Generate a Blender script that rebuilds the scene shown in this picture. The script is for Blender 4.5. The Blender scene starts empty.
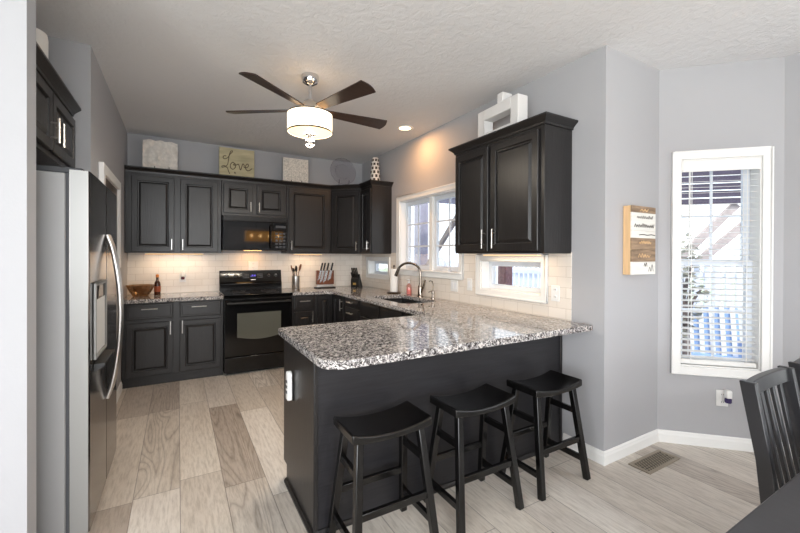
import bpy, bmesh, math, random
from mathutils import Matrix, Vector
PI = math.pi
R = math.radians
random.seed(7)
SC = bpy.context.scene
COL = SC.collection

# ------------------------------------------------------------------ camera, sky, large lights, exposure
cam_d = bpy.data.cameras.new('camera')
cam = bpy.data.objects.new('camera', cam_d)
COL.objects.link(cam)
cam_d.sensor_fit = 'HORIZONTAL'
cam_d.sensor_width = 36.0
cam_d.lens = 383.7 / 800 * 36
cam_d.shift_y = -9.84 / 800
cam_d.clip_start = 0.02
cam_d.clip_end = 200
cam.matrix_world = (Matrix.Translation((0, 0, 1.381)) @ Matrix.Rotation(R(-30.05), 4, 'Z')
                    @ Matrix.Rotation(R(90 - 0.26), 4, 'X') @ Matrix.Rotation(R(0.21), 4, 'Z'))
SC.camera = cam

world = bpy.data.worlds.new('sky')
SC.world = world
world.use_nodes = True
wn = world.node_tree.nodes['Background']
wn.inputs['Color'].default_value = (0.86, 0.93, 1.0, 1)
wn.inputs['Strength'].default_value = 2.6

SC.view_settings.view_transform = 'Standard'
SC.view_settings.look = 'None'
SC.view_settings.gamma = 1.0
SC.view_settings.use_curve_mapping = False
SC.view_settings.exposure = -0.08


def area(name, loc, target, sx, sy, power, color):
    d = bpy.data.lights.new(name, 'AREA')
    d.shape = 'RECTANGLE'
    d.size, d.size_y = sx, sy
    d.energy = power
    d.color = color
    o = bpy.data.objects.new(name, d)
    COL.objects.link(o)
    o.location = loc
    v = Vector(target) - Vector(loc)
    o.rotation_euler = v.to_track_quat('-Z', 'Y').to_euler()
    return o


# unseen fill lights added behind and beside the camera, standing in for daylight
area('rear_fill', (-0.75, -3.3, 1.7), (-0.75, 0, 1.7), 3.1, 1.8, 180, (0.97, 0.985, 1.0))
area('dining_fill', (3.5, -1.6, 1.15), (0.5, -0.6, 1.1), 2.2, 1.7, 52, (0.96, 0.98, 1.0))
area('living_fill', (-2.45, -1.2, 1.2), (2.0, -1.7, 1.2), 2.6, 1.8, 120, (0.96, 0.98, 1.0))
sun_d = bpy.data.lights.new('sun', 'SUN')
sun_d.energy = 2.5
sun_d.angle = R(3)
sun_d.color = (1, 0.97, 0.92)
sun = bpy.data.objects.new('sun', sun_d)
COL.objects.link(sun)
sun.rotation_euler = (R(38), 0, R(-35))


# ------------------------------------------------------------------ materials
def lin(c):
    out = []
    for v in c:
        v /= 255.0
        out.append(v / 12.92 if v <= 0.04045 else ((v + 0.055) / 1.055) ** 2.4)
    return (*out, 1)


def pri(name, rgb, rough=0.5, metal=0.0, var=0.0, vscale=(8, 8, 8), bump=0.0, bscale=(60, 60, 60), spec=None, coat=0.0):
    m = bpy.data.materials.new(name)
    m.use_nodes = True
    nt = m.node_tree
    b = nt.nodes['Principled BSDF']
    c = lin(rgb)
    b.inputs['Base Color'].default_value = c
    b.inputs['Roughness'].default_value = rough
    b.inputs['Metallic'].default_value = metal
    if spec is not None:
        b.inputs['Specular IOR Level'].default_value = spec
    if coat:
        b.inputs['Coat Weight'].default_value = coat
        b.inputs['Coat Roughness'].default_value = 0.12
    tc = nt.nodes.new('ShaderNodeTexCoord')
    if var > 0:
        mp = nt.nodes.new('ShaderNodeMapping')
        mp.inputs['Scale'].default_value = vscale
        nz = nt.nodes.new('ShaderNodeTexNoise')
        nz.inputs['Scale'].default_value = 1.0
        nz.inputs['Detail'].default_value = 5
        rp = nt.nodes.new('ShaderNodeValToRGB')
        rp.color_ramp.elements[0].position = 0.3
        rp.color_ramp.elements[1].position = 0.72
        rp.color_ramp.elements[0].color = tuple(x * (1 - var) for x in c[:3]) + (1,)
        rp.color_ramp.elements[1].color = tuple(min(1, x * (1 + var)) for x in c[:3]) + (1,)
        nt.links.new(tc.outputs['Object'], mp.inputs['Vector'])
        nt.links.new(mp.outputs['Vector'], nz.inputs['Vector'])
        nt.links.new(nz.outputs['Fac'], rp.inputs['Fac'])
        nt.links.new(rp.outputs['Color'], b.inputs['Base Color'])
    if bump > 0:
        mp2 = nt.nodes.new('ShaderNodeMapping')
        mp2.inputs['Scale'].default_value = bscale
        n2 = nt.nodes.new('ShaderNodeTexNoise')
        n2.inputs['Scale'].default_value = 1.0
        n2.inputs['Detail'].default_value = 4
        bp = nt.nodes.new('ShaderNodeBump')
        bp.inputs['Strength'].default_value = bump
        bp.inputs['Distance'].default_value = 0.01
        nt.links.new(tc.outputs['Object'], mp2.inputs['Vector'])
        nt.links.new(mp2.outputs['Vector'], n2.inputs['Vector'])
        nt.links.new(n2.outputs['Fac'], bp.inputs['Height'])
        nt.links.new(bp.outputs['Normal'], b.inputs['Normal'])
    return m


def emit(name, rgb, strength, base=None):
    m = pri(name, base or rgb, 0.5)
    b = m.node_tree.nodes['Principled BSDF']
    b.inputs['Emission Color'].default_value = lin(rgb)
    b.inputs['Emission Strength'].default_value = strength
    return m


def glass(name, tint=(1, 1, 1), gloss=0.08):
    m = bpy.data.materials.new(name)
    m.use_nodes = True
    nt = m.node_tree
    nt.nodes.clear()
    out = nt.nodes.new('ShaderNodeOutputMaterial')
    t = nt.nodes.new('ShaderNodeBsdfTransparent')
    t.inputs['Color'].default_value = (*tint, 1)
    g = nt.nodes.new('ShaderNodeBsdfGlossy')
    g.inputs['Roughness'].default_value = 0.02
    lw = nt.nodes.new('ShaderNodeLayerWeight')
    lw.inputs['Blend'].default_value = 0.25
    mul = nt.nodes.new('ShaderNodeMath')
    mul.operation = 'MULTIPLY_ADD'
    mul.inputs[1].default_value = 0.35
    mul.inputs[2].default_value = gloss * 0.4
    mx = nt.nodes.new('ShaderNodeMixShader')
    nt.links.new(lw.outputs['Fresnel'], mul.inputs[0])
    nt.links.new(mul.outputs[0], mx.inputs['Fac'])
    nt.links.new(t.outputs[0], mx.inputs[1])
    nt.links.new(g.outputs[0], mx.inputs[2])
    nt.links.new(mx.outputs[0], out.inputs['Surface'])
    return m


def N(nt, t, **kw):
    n = nt.nodes.new(t)
    for k, v in kw.items():
        setattr(n, k, v)
    return n


def mth(nt, op, a, b=None, c=None):
    n = nt.nodes.new('ShaderNodeMath')
    n.operation = op
    for i, v in enumerate((a, b, c)):
        if v is None:
            continue
        if isinstance(v, (int, float)):
            n.inputs[i].default_value = v
        else:
            nt.links.new(v, n.inputs[i])
    return n.outputs[0]


def mix_col(nt, fac, a, b, blend='MIX'):
    n = nt.nodes.new('ShaderNodeMix')
    n.data_type = 'RGBA'
    n.blend_type = blend
    for key, v in ((0, fac), (6, a), (7, b)):
        if isinstance(v, (int, float)):
            n.inputs[key].default_value = v
        elif isinstance(v, tuple):
            n.inputs[key].default_value = v
        else:
            nt.links.new(v, n.inputs[key])
    return n.outputs[2]


def ramp(nt, fac, stops, interp='LINEAR'):
    r = nt.nodes.new('ShaderNodeValToRGB')
    r.color_ramp.interpolation = interp
    els = r.color_ramp.elements
    while len(els) < len(stops):
        els.new(0.5)
    for e, (p, c) in zip(els, stops):
        e.position = p
        e.color = c
    nt.links.new(fac, r.inputs['Fac'])
    return r.outputs['Color']


def floor_material():
    m = bpy.data.materials.new('floor_planks')
    m.use_nodes = True
    nt = m.node_tree
    b = nt.nodes['Principled BSDF']
    tc = N(nt, 'ShaderNodeTexCoord')
    sp = N(nt, 'ShaderNodeSeparateXYZ')
    nt.links.new(tc.outputs['Object'], sp.inputs[0])
    W, L = 0.23, 1.35
    xr = mth(nt, 'DIVIDE', mth(nt, 'ADD', sp.outputs[0], 20 * W - 0.012), W)
    row = mth(nt, 'FLOOR', xr)
    fx = mth(nt, 'FRACT', xr)
    wn1 = N(nt, 'ShaderNodeTexWhiteNoise', noise_dimensions='1D')
    nt.links.new(row, wn1.inputs['W'])
    yo = mth(nt, 'ADD', mth(nt, 'DIVIDE', sp.outputs[1], L), mth(nt, 'MULTIPLY', wn1.outputs['Value'], 3.7))
    colid = mth(nt, 'FLOOR', yo)
    fy = mth(nt, 'FRACT', yo)
    cb = N(nt, 'ShaderNodeCombineXYZ')
    nt.links.new(row, cb.inputs[0])
    nt.links.new(colid, cb.inputs[1])
    wn2 = N(nt, 'ShaderNodeTexWhiteNoise', noise_dimensions='2D')
    nt.links.new(cb.outputs[0], wn2.inputs['Vector'])
    rnd = wn2.outputs['Value']
    base = ramp(nt, rnd, [(0.0, lin((190, 179, 168))), (0.18, lin((202, 192, 181))), (0.45, lin((230, 222, 211))), (0.7, lin((212, 203, 192))), (1.0, lin((240, 234, 226)))])
    # grain coordinates, shifted for every plank
    gv = N(nt, 'ShaderNodeCombineXYZ')
    nt.links.new(mth(nt, 'ADD', sp.outputs[0], mth(nt, 'MULTIPLY', rnd, 37.0)), gv.inputs[0])
    nt.links.new(mth(nt, 'ADD', mth(nt, 'MULTIPLY', sp.outputs[1], 0.115), mth(nt, 'MULTIPLY', rnd, 11.0)), gv.inputs[1])
    g1 = N(nt, 'ShaderNodeTexNoise')
    g1.inputs['Scale'].default_value = 70
    g1.inputs['Detail'].default_value = 6
    g1.inputs['Roughness'].default_value = 0.65
    nt.links.new(gv.outputs[0], g1.inputs['Vector'])
    # growth rings: contour lines of a smooth field
    g2 = N(nt, 'ShaderNodeTexNoise')
    g2.inputs['Scale'].default_value = 6.5
    g2.inputs['Detail'].default_value = 0.6
    g2.inputs['Distortion'].default_value = 0.4
    nt.links.new(gv.outputs[0], g2.inputs['Vector'])
    ring = mth(nt, 'PINGPONG', mth(nt, 'MULTIPLY', g2.outputs['Fac'], 17.0), 0.5)
    ringc = ramp(nt, ring, [(0.0, (1, 1, 1, 1)), (0.12, (0.35, 0.35, 0.35, 1)), (0.34, (0, 0, 0, 1))])
    wn3 = N(nt, 'ShaderNodeTexWhiteNoise', noise_dimensions='3D')
    nt.links.new(cb.outputs[0], wn3.inputs['Vector'])
    has = mth(nt, 'MULTIPLY', mth(nt, 'GREATER_THAN', wn3.outputs['Value'], 0.72), 0.45)
    c1 = mix_col(nt, mth(nt, 'MULTIPLY', ringc, has), base, lin((112, 102, 92)))
    grain = ramp(nt, g1.outputs['Fac'], [(0.34, (0.70, 0.68, 0.66, 1)), (0.56, (1, 1, 1, 1)), (0.8, (1.0, 1.0, 1.0, 1))])
    c2 = mix_col(nt, 0.85, c1, grain, 'MULTIPLY')
    g3 = N(nt, 'ShaderNodeTexNoise')
    g3.inputs['Scale'].default_value = 3.5
    g3.inputs['Detail'].default_value = 3
    nt.links.new(gv.outputs[0], g3.inputs['Vector'])
    blot = ramp(nt, g3.outputs['Fac'], [(0.32, (0.74, 0.71, 0.69, 1)), (0.60, (1, 1, 1, 1))])
    c3 = mix_col(nt, 0.7, c2, blot, 'MULTIPLY')
    ex = mth(nt, 'LESS_THAN', mth(nt, 'MINIMUM', fx, mth(nt, 'SUBTRACT', 1.0, fx)), 0.009)
    ey = mth(nt, 'LESS_THAN', mth(nt, 'MINIMUM', fy, mth(nt, 'SUBTRACT', 1.0, fy)), 0.0016)
    edge = mth(nt, 'MAXIMUM', ex, ey)
    c4 = mix_col(nt, mth(nt, 'MULTIPLY', edge, 0.6), c3, lin((88, 80, 72)))
    nt.links.new(c4, b.inputs['Base Color'])
    b.inputs['Roughness'].default_value = 0.38
    bp = N(nt, 'ShaderNodeBump')
    bp.inputs['Strength'].default_value = 0.25
    bp.inputs['Distance'].default_value = 0.004
    nt.links.new(mth(nt, 'SUBTRACT', g1.outputs['Fac'], edge), bp.inputs['Height'])
    nt.links.new(bp.outputs['Normal'], b.inputs['Normal'])
    return m


def granite_material():
    m = bpy.data.materials.new('granite')
    m.use_nodes = True
    nt = m.node_tree
    b = nt.nodes['Principled BSDF']
    tc = N(nt, 'ShaderNodeTexCoord')
    nz = N(nt, 'ShaderNodeTexNoise')
    nz.inputs['Scale'].default_value = 30
    nz.inputs['Detail'].default_value = 3
    nt.links.new(tc.outputs['Object'], nz.inputs['Vector'])
    dv = N(nt, 'ShaderNodeMix', data_type='VECTOR')
    dv.inputs[0].default_value = 0.06
    nt.links.new(tc.outputs['Object'], dv.inputs[4])
    nt.links.new(nz.outputs['Color'], dv.inputs[5])
    v1 = N(nt, 'ShaderNodeTexVoronoi')
    v1.inputs['Scale'].default_value = 165
    nt.links.new(dv.outputs[1], v1.inputs['Vector'])
    s1 = N(nt, 'ShaderNodeSeparateColor')
    nt.links.new(v1.outputs['Color'], s1.inputs[0])
    a = ramp(nt, s1.outputs[0], [(0.0, lin((40, 38, 38))), (0.17, lin((98, 94, 94))), (0.36, lin((142, 138, 138))),
                                (0.60, lin((182, 178, 177))), (0.80, lin((216, 213, 211))), (0.93, lin((112, 107, 106)))], 'CONSTANT')
    v2 = N(nt, 'ShaderNodeTexVoronoi')
    v2.inputs['Scale'].default_value = 95
    nt.links.new(dv.outputs[1], v2.inputs['Vector'])
    s2 = N(nt, 'ShaderNodeSeparateColor')
    nt.links.new(v2.outputs['Color'], s2.inputs[0])
    dk = mth(nt, 'MULTIPLY', mth(nt, 'GREATER_THAN', s2.outputs[1], 0.84), 0.7)
    c = mix_col(nt, dk, a, lin((58, 54, 52)))
    wh = mth(nt, 'MULTIPLY', mth(nt, 'LESS_THAN', s2.outputs[1], 0.16), 0.75)
    c = mix_col(nt, wh, c, lin((222, 216, 210)))
    nt.links.new(c, b.inputs['Base Color'])
    b.inputs['Roughness'].default_value = 0.06
    return m


def ceiling_material():
    m = pri('ceiling_paint', (226, 226, 227), 0.9)
    nt = m.node_tree
    b = nt.nodes['Principled BSDF']
    tc = N(nt, 'ShaderNodeTexCoord')
    nz = N(nt, 'ShaderNodeTexNoise')
    nz.inputs['Scale'].default_value = 17
    nz.inputs['Detail'].default_value = 5
    nz.inputs['Roughness'].default_value = 0.6
    nz.inputs['Distortion'].default_value = 0.8
    nt.links.new(tc.outputs['Object'], nz.inputs['Vector'])
    h = ramp(nt, nz.outputs['Fac'], [(0.42, (0, 0, 0, 1)), (0.58, (1, 1, 1, 1)), (0.75, (0.8, 0.8, 0.8, 1))])
    bp = N(nt, 'ShaderNodeBump')
    bp.inputs['Strength'].default_value = 0.22
    bp.inputs['Distance'].default_value = 0.012
    nt.links.new(h, bp.inputs['Height'])
    nt.links.new(bp.outputs['Normal'], b.inputs['Normal'])
    return m


def tile_material():
    m = pri('subway_tile', (238, 230, 220), 0.22)
    nt = m.node_tree
    b = nt.nodes['Principled BSDF']
    tc = N(nt, 'ShaderNodeTexCoord')
    sp = N(nt, 'ShaderNodeSeparateXYZ')
    cb = N(nt, 'ShaderNodeCombineXYZ')
    nt.links.new(tc.outputs['Object'], sp.inputs[0])
    nt.links.new(sp.outputs[0], cb.inputs[0])
    nt.links.new(sp.outputs[2], cb.inputs[1])
    br = N(nt, 'ShaderNodeTexBrick')
    br.inputs['Color1'].default_value = lin((238, 230, 220))
    br.inputs['Color2'].default_value = lin((232, 223, 212))
    br.inputs['Mortar'].default_value = lin((214, 204, 192))
    br.inputs['Scale'].default_value = 1
    br.inputs['Mortar Size'].default_value = 0.0022
    br.inputs['Brick Width'].default_value = 0.152
    br.inputs['Row Height'].default_value = 0.0765
    nt.links.new(cb.outputs[0], br.inputs['Vector'])
    nt.links.new(br.outputs['Color'], b.inputs['Base Color'])
    bp = N(nt, 'ShaderNodeBump')
    bp.inputs['Strength'].default_value = 0.4
    bp.inputs['Distance'].default_value = 0.002
    bp.invert = True
    nt.links.new(br.outputs['Fac'], bp.inputs['Height'])
    nt.links.new(bp.outputs['Normal'], b.inputs['Normal'])
    return m


def siding_material(name, rgb, pitch, axis=2, dark=0.6):
    m = pri(name, rgb, 0.7)
    nt = m.node_tree
    b = nt.nodes['Principled BSDF']
    tc = N(nt, 'ShaderNodeTexCoord')
    sp = N(nt, 'ShaderNodeSeparateXYZ')
    nt.links.new(tc.outputs['Object'], sp.inputs[0])
    f = mth(nt, 'FRACT', mth(nt, 'DIVIDE', sp.outputs[axis], pitch))
    e = mth(nt, 'LESS_THAN', f, 0.12)
    c = lin(rgb)
    nt.links.new(mix_col(nt, e, c, tuple(x * dark for x in c[:3]) + (1,)), b.inputs['Base Color'])
    return m


M = {}
M['floor'] = floor_material()
M['granite'] = granite_material()
M['ceiling'] = ceiling_material()
M['tile'] = tile_material()
M['wall'] = pri('wall_paint', (175, 175, 178), 0.75, bump=0.05, bscale=(90, 90, 90))
M['trim'] = pri('trim_paint', (240, 240, 238), 0.4)
M['cab'] = pri('espresso_wood', (32, 30, 30), 0.34, var=0.22, vscale=(60, 60, 5), bump=0.12, bscale=(120, 120, 9))
M['panelwood'] = pri('espresso_panel', (33, 32, 35), 0.4, var=0.3, vscale=(4, 30, 70), bump=0.1, bscale=(9, 60, 120))
M['cabin'] = pri('cabinet_shadow_gap', (20, 19, 19), 0.6)
M['nickel'] = pri('brushed_nickel', (205, 202, 198), 0.28, 1.0)
M['chrome'] = pri('chrome', (210, 210, 212), 0.08, 1.0)
M['steel'] = pri('stainless_door', (128, 124, 122), 0.16, 1.0, var=0.05, vscale=(3, 3, 120))
M['steeledge'] = pri('stainless_edge', (150, 150, 148), 0.4, 0.35)
M['fridgeside'] = pri('refrigerator_side', (158, 158, 158), 0.5, 0.1, bump=0.05, bscale=(300, 300, 300))
M['gasket'] = pri('gasket', (74, 76, 80), 0.7)
M['black'] = pri('black_enamel', (14, 14, 15), 0.12)
M['blackmat'] = pri('black_plastic', (20, 20, 21), 0.4)
M['blackglass'] = pri('black_glass', (8, 8, 9), 0.04)
M['ovenglass'] = pri('oven_window_glass', (92, 92, 84), 0.08)
M['stool'] = pri('black_lacquer', (11, 10, 10), 0.2, bump=0.03, bscale=(30, 30, 30))
M['white'] = pri('white_plastic', (236, 236, 234), 0.35)
M['vinyl'] = pri('white_vinyl', (236, 238, 241), 0.4)
M['sash_blue'] = pri('sash_vinyl', (222, 228, 236), 0.4)
M['glass'] = glass('window_glass')
M['bowlglass'] = glass('amber_glass', (0.72, 0.58, 0.42), 0.3)
M['plateglass'] = glass('plate_glass', (0.95, 0.94, 0.95), 0.15)
M['soapglass'] = glass('pink_glass', (0.98, 0.74, 0.72), 0.2)
M['crystal'] = glass('crystal_ball', (0.95, 0.9, 0.85), 0.5)
M['shade'] = emit('lit_drum_shade', (255, 240, 214), 2.0)
M['diffuser'] = emit('lit_diffuser', (255, 222, 170), 1.8)
M['bulb'] = emit('lit_lens', (255, 226, 180), 6.0)
M['warmlens'] = emit('lit_warm_lens', (255, 196, 120), 4.0)
M['pendantglow'] = emit('lit_pendant_shade', (255, 186, 100), 2.2)
M['pendantbulb'] = emit('lit_pendant_bulb', (255, 214, 150), 22)
M['blade'] = pri('walnut_blade', (58, 42, 36), 0.3, var=0.25, vscale=(3, 40, 40))
M['bronze'] = pri('bronze_ring', (70, 56, 44), 0.3, 0.9)
M['plaster'] = pri('whitewashed_carving', (232, 226, 218), 0.8, var=0.12, vscale=(30, 30, 30))
M['mosaic'] = pri('pale_mosaic', (224, 218, 208), 0.7, var=0.3, vscale=(70, 70, 70), bump=0.5, bscale=(80, 80, 80))
M['lovewood'] = pri('straw_wood', (186, 176, 142), 0.7, var=0.18, vscale=(4, 4, 24))
M['ink'] = pri('brown_ink', (92, 78, 62), 0.7)
M['ink_slotshade'] = pri('ink_and_slot_shade', (66, 58, 52), 0.7)  # sign lettering, and painted shade in the vase slots
M['ceramic'] = pri('white_ceramic', (232, 228, 222), 0.3)
M['sculpt'] = pri('white_sculpture', (226, 224, 222), 0.55, bump=0.1, bscale=(60, 60, 60))
M['knifewood'] = pri('walnut_block', (112, 62, 36), 0.4, var=0.25, vscale=(8, 8, 60))
M['blade_steel'] = pri('knife_steel', (190, 192, 196), 0.22, 1.0)
M['spoonwood'] = pri('spoon_wood', (120, 72, 44), 0.5)
M['bottle'] = pri('amber_bottle', (64, 30, 14), 0.1)
M['orange'] = pri('orange_cap', (226, 132, 40), 0.4)
M['redlabel'] = pri('paper_label', (150, 72, 36), 0.6)
M['paper'] = pri('paper_towel', (244, 243, 240), 0.9, bump=0.1, bscale=(120, 120, 120))
M['faucet'] = pri('faucet_nickel', (150, 140, 130), 0.16, 1.0)
M['sink'] = pri('sink_steel', (150, 150, 150), 0.22, 1.0)
M['plankside'] = pri('raw_pine', (222, 184, 138), 0.6, var=0.15, vscale=(40, 40, 4))
M['plankbrown'] = pri('weathered_brown_plank', (150, 126, 102), 0.7, var=0.4, vscale=(8, 40, 60))
M['plankwhite'] = pri('whitewashed_plank', (232, 230, 224), 0.7, var=0.08, vscale=(8, 40, 60))
M['vent'] = pri('bronze_register', (158, 147, 130), 0.45, 0.4)
M['hole'] = pri('opening_shade', (16, 15, 14), 0.8)  # painted shade of openings: duct sheet and outlet slots
M['purple'] = pri('purple_liquid', (58, 46, 92), 0.2)
M['wine'] = pri('plum_liquid', (74, 34, 44), 0.2)
M['chair'] = pri('dark_chair_wood', (32, 32, 35), 0.32)
M['table'] = pri('dark_table_top', (48, 47, 50), 0.35, var=0.12, vscale=(60, 4, 4))
M['display'] = emit('lit_display', (120, 100, 255), 2.5, (10, 10, 14))
M['creamdoor'] = pri('cream_door', (206, 200, 192), 0.45)
M['fence'] = pri('white_fence', (226, 230, 240), 0.6)
M['post'] = pri('weathered_post', (196, 192, 208), 0.8, var=0.1)
M['brace'] = pri('weathered_brace', (186, 172, 168), 0.8, var=0.15)
M['soffit'] = siding_material('plum_soffit', (196, 184, 200), 0.12, 0)
M['siding'] = siding_material('house_siding', (206, 214, 228), 0.14, 2, 0.85)
M['brickred'] = pri('porch_brick', (140, 104, 104), 0.8, var=0.2, vscale=(20, 20, 20))
M['deck'] = siding_material('deck_boards', (150, 170, 206), 0.14, 1, 0.7)
M['grass'] = pri('lawn', (170, 184, 160), 0.9, var=0.2, vscale=(3, 3, 3))
M['leaf'] = pri('leaf', (160, 160, 146), 0.7, var=0.25, vscale=(9, 9, 9))
M['bark'] = pri('bark', (110, 96, 92), 0.9, var=0.2, vscale=(12, 12, 3))
M['loungewood'] = pri('blue_lounger_fabric', (140, 170, 212), 0.7)


# ------------------------------------------------------------------ mesh builder
class MB:
    def __init__(self):
        self.v = []
        self.f = []

    def add(self, vs, fs, mx=None):
        o = len(self.v)
        for p in vs:
            p = Vector(p)
            self.v.append(mx @ p if mx else p)
        self.f += [tuple(i + o for i in f) for f in fs]
        return self

    def box(self, x0, x1, y0, y1, z0, z1, mx=None):
        vs = [(x, y, z) for z in (z0, z1) for y in (y0, y1) for x in (x0, x1)]
        fs = [(0, 2, 3, 1), (4, 5, 7, 6), (0, 1, 5, 4), (2, 6, 7, 3), (0, 4, 6, 2), (1, 3, 7, 5)]
        return self.add(vs, fs, mx)

    def beam(self, p0, p1, w, d, up=(0, 0, 1), w1=None, d1=None):
        p0, p1 = Vector(p0), Vector(p1)
        ax = (p1 - p0).normalized()
        u = Vector(up)
        s = ax.cross(u)
        if s.length < 1e-4:
            s = ax.cross(Vector((0, 1, 0)))
        s.normalize()
        t = s.cross(ax).normalized()
        vs = []
        for p, ww, dd in ((p0, w, d), (p1, w1 or w, d1 or d)):
            for a, b in ((-1, -1), (1, -1), (1, 1), (-1, 1)):
                vs.append(p + s * a * ww / 2 + t * b * dd / 2)
        fs = [(3, 2, 1, 0), (4, 5, 6, 7), (0, 1, 5, 4), (1, 2, 6, 5), (2, 3, 7, 6), (3, 0, 4, 7)]
        return self.add(vs, fs)

    def tube(self, pts, r, n=10, r_end=None, mx=None, closed=False):
        pts = [Vector(p) for p in pts]
        rings = []
        prev = None
        m = len(pts)
        for i, p in enumerate(pts):
            a = pts[(i - 1) % m] if (i > 0 or closed) else p
            c = pts[(i + 1) % m] if (i < m - 1 or closed) else p
            t = (c - a).normalized()
            if prev is None:
                s = t.cross(Vector((0, 0, 1)))
                if s.length < 1e-3:
                    s = t.cross(Vector((0, 1, 0)))
            else:
                s = prev - t * prev.dot(t)
            s.normalize()
            prev = s
            q = t.cross(s)
            rr = r if r_end is None else r + (r_end - r) * i / (m - 1)
            rings.append([p + (s * math.cos(2 * PI * k / n) + q * math.sin(2 * PI * k / n)) * rr for k in range(n)])
        vs = [p for ring in rings for p in ring]
        fs = []
        for i in range(m if closed else m - 1):
            j = (i + 1) % m
            for k in range(n):
                k2 = (k + 1) % n
                fs.append((i * n + k, i * n + k2, j * n + k2, j * n + k))
        if not closed:
            fs.append(tuple(reversed(range(n))))
            fs.append(tuple((m - 1) * n + k for k in range(n)))
        return self.add(vs, fs, mx)

    def cyl(self, p0, p1, r, r1=None, n=20):
        return self.tube([p0, p1], r, n, r1 if r1 is not None else None)

    def lathe(self, prof, n=32, c=(0, 0, 0), mx=None, axis='z'):
        vs, fs = [], []
        m = len(prof)
        for (r, z) in prof:
            for k in range(n):
                a = 2 * PI * k / n
                vs.append((c[0] + r * math.cos(a), c[1] + r * math.sin(a), c[2] + z))
        for i in range(m - 1):
            for k in range(n):
                k2 = (k + 1) % n
                fs.append((i * n + k, i * n + k2, (i + 1) * n + k2, (i + 1) * n + k))
        shut = prof[0] == prof[-1]
        if prof[0][0] > 1e-6 and not shut:
            fs.append(tuple(reversed(range(n))))
        if prof[-1][0] > 1e-6 and not shut:
            fs.append(tuple((m - 1) * n + k for k in range(n)))
        return self.add(vs, fs, mx)

    def loops(self, loops, cap0=True, cap1=True, mx=None):
        n = len(loops[0])
        vs = [p for l in loops for p in l]
        fs = []
        for i in range(len(loops) - 1):
            for k in range(n):
                k2 = (k + 1) % n
                fs.append((i * n + k, i * n + k2, (i + 1) * n + k2, (i + 1) * n + k))
        if cap0:
            fs.append(tuple(reversed(range(n))))
        if cap1:
            fs.append(tuple((len(loops) - 1) * n + k for k in range(n)))
        return self.add(vs, fs, mx)

    def prism(self, poly, z0, z1, mx=None):
        return self.loops([[(x, y, z0) for x, y in poly], [(x, y, z1) for x, y in poly]], mx=mx)

    def build(self, name, mat, parent=None, bev=0.0, seg=2, smooth=True, ang=0.6, loc=None, rotz=0.0):
        me = bpy.data.meshes.new(name)
        me.from_pydata([tuple(p) for p in self.v], [], self.f)
        bm = bmesh.new()
        bm.from_mesh(me)
        bmesh.ops.remove_doubles(bm, verts=bm.verts, dist=1e-6)
        bmesh.ops.recalc_face_normals(bm, faces=bm.faces)
        bm.to_mesh(me)
        bm.free()
        me.materials.append(mat)
        if smooth:
            me.shade_smooth()
            me.set_sharp_from_angle(angle=ang)
        o = bpy.data.objects.new(name, me)
        COL.objects.link(o)
        if parent:
            o.parent = parent
        if loc:
            o.location = loc
        if rotz:
            o.rotation_euler = (0, 0, rotz)
        if bev:
            md = o.modifiers.new('bevel', 'BEVEL')
            md.width = bev
            md.segments = seg
            md.limit_method = 'ANGLE'
            md.angle_limit = R(35)
        return o


def tag(o, label=None, cat=None, group=None, kind=None):
    if label:
        o['label'] = label
    if cat:
        o['category'] = cat
    if group:
        o['group'] = group
    if kind:
        o['kind'] = kind
    return o


def thing(name, label, cat, loc=(0, 0, 0), rotz=0.0, group=None, kind=None):
    o = bpy.data.objects.new(name, None)
    o.empty_display_size = 0.1
    COL.objects.link(o)
    o.location = loc
    o.rotation_euler = (0, 0, rotz)
    return tag(o, label, cat, group, kind)


def copy_tree(o, parent=None):
    c = o.copy()
    COL.objects.link(c)
    if parent:
        c.parent = parent
    for ch in list(o.children):
        copy_tree(ch, c)
    return c


def rect(x0, x1, z0, z1, y):
    return [(x0, y, z0), (x1, y, z0), (x1, y, z1), (x0, y, z1)]


def struct(o, label=None, cat=None):
    return tag(o, label, cat, None, 'structure')


# ------------------------------------------------------------------ room shell
CEIL = 2.765
YB, XL, XR, YR = 5.37, -0.502, 2.435, 1.513
XE = 3.10
UZ = 1.395   # underside of wall cabinets

struct(MB().box(-2.7, 4.0, -3.6, 5.6, -0.06, 0).build('floor', M['floor'], smooth=False), 'pale grey wood plank floor', 'floor')
struct(MB().box(-2.7, 4.0, -3.6, 5.6, CEIL, CEIL + 0.06).build('ceiling', M['ceiling'], smooth=False), 'textured off white ceiling', 'ceiling')


def wall(name, origin, rotz, length, thick, openings=(), label='', x0=0.0, mat=None, z0=0.0, z1=CEIL, y0=0.0):
    """openings: (xa, xb, za, zb) in wall coordinates; the room face is at y0, the wall grows to +y"""
    mb = MB()
    openings = [(a_, b_, max(c_, z0), min(d_, z1)) for a_, b_, c_, d_ in openings]
    xs = sorted({x0, length, *[o[0] for o in openings], *[o[1] for o in openings]})
    zs = sorted({z0, z1, *[o[2] for o in openings], *[o[3] for o in openings]})
    for i in range(len(xs) - 1):
        run = None
        for j in range(len(zs) - 1):
            cx, cz = (xs[i] + xs[i + 1]) / 2, (zs[j] + zs[j + 1]) / 2
            hole = any(o[0] < cx < o[1] and o[2] < cz < o[3] for o in openings)
            if not hole:
                if run is None:
                    run = [zs[j], zs[j + 1]]
                else:
                    run[1] = zs[j + 1]
            if (hole or j == len(zs) - 2) and run:
                mb.box(xs[i], xs[i + 1], y0, y0 + thick, run[0], run[1])
                run = None
    o = mb.build(name, mat or M['wall'], loc=origin, rotz=rotz, smooth=False)
    return struct(o, label, 'wall')


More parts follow.
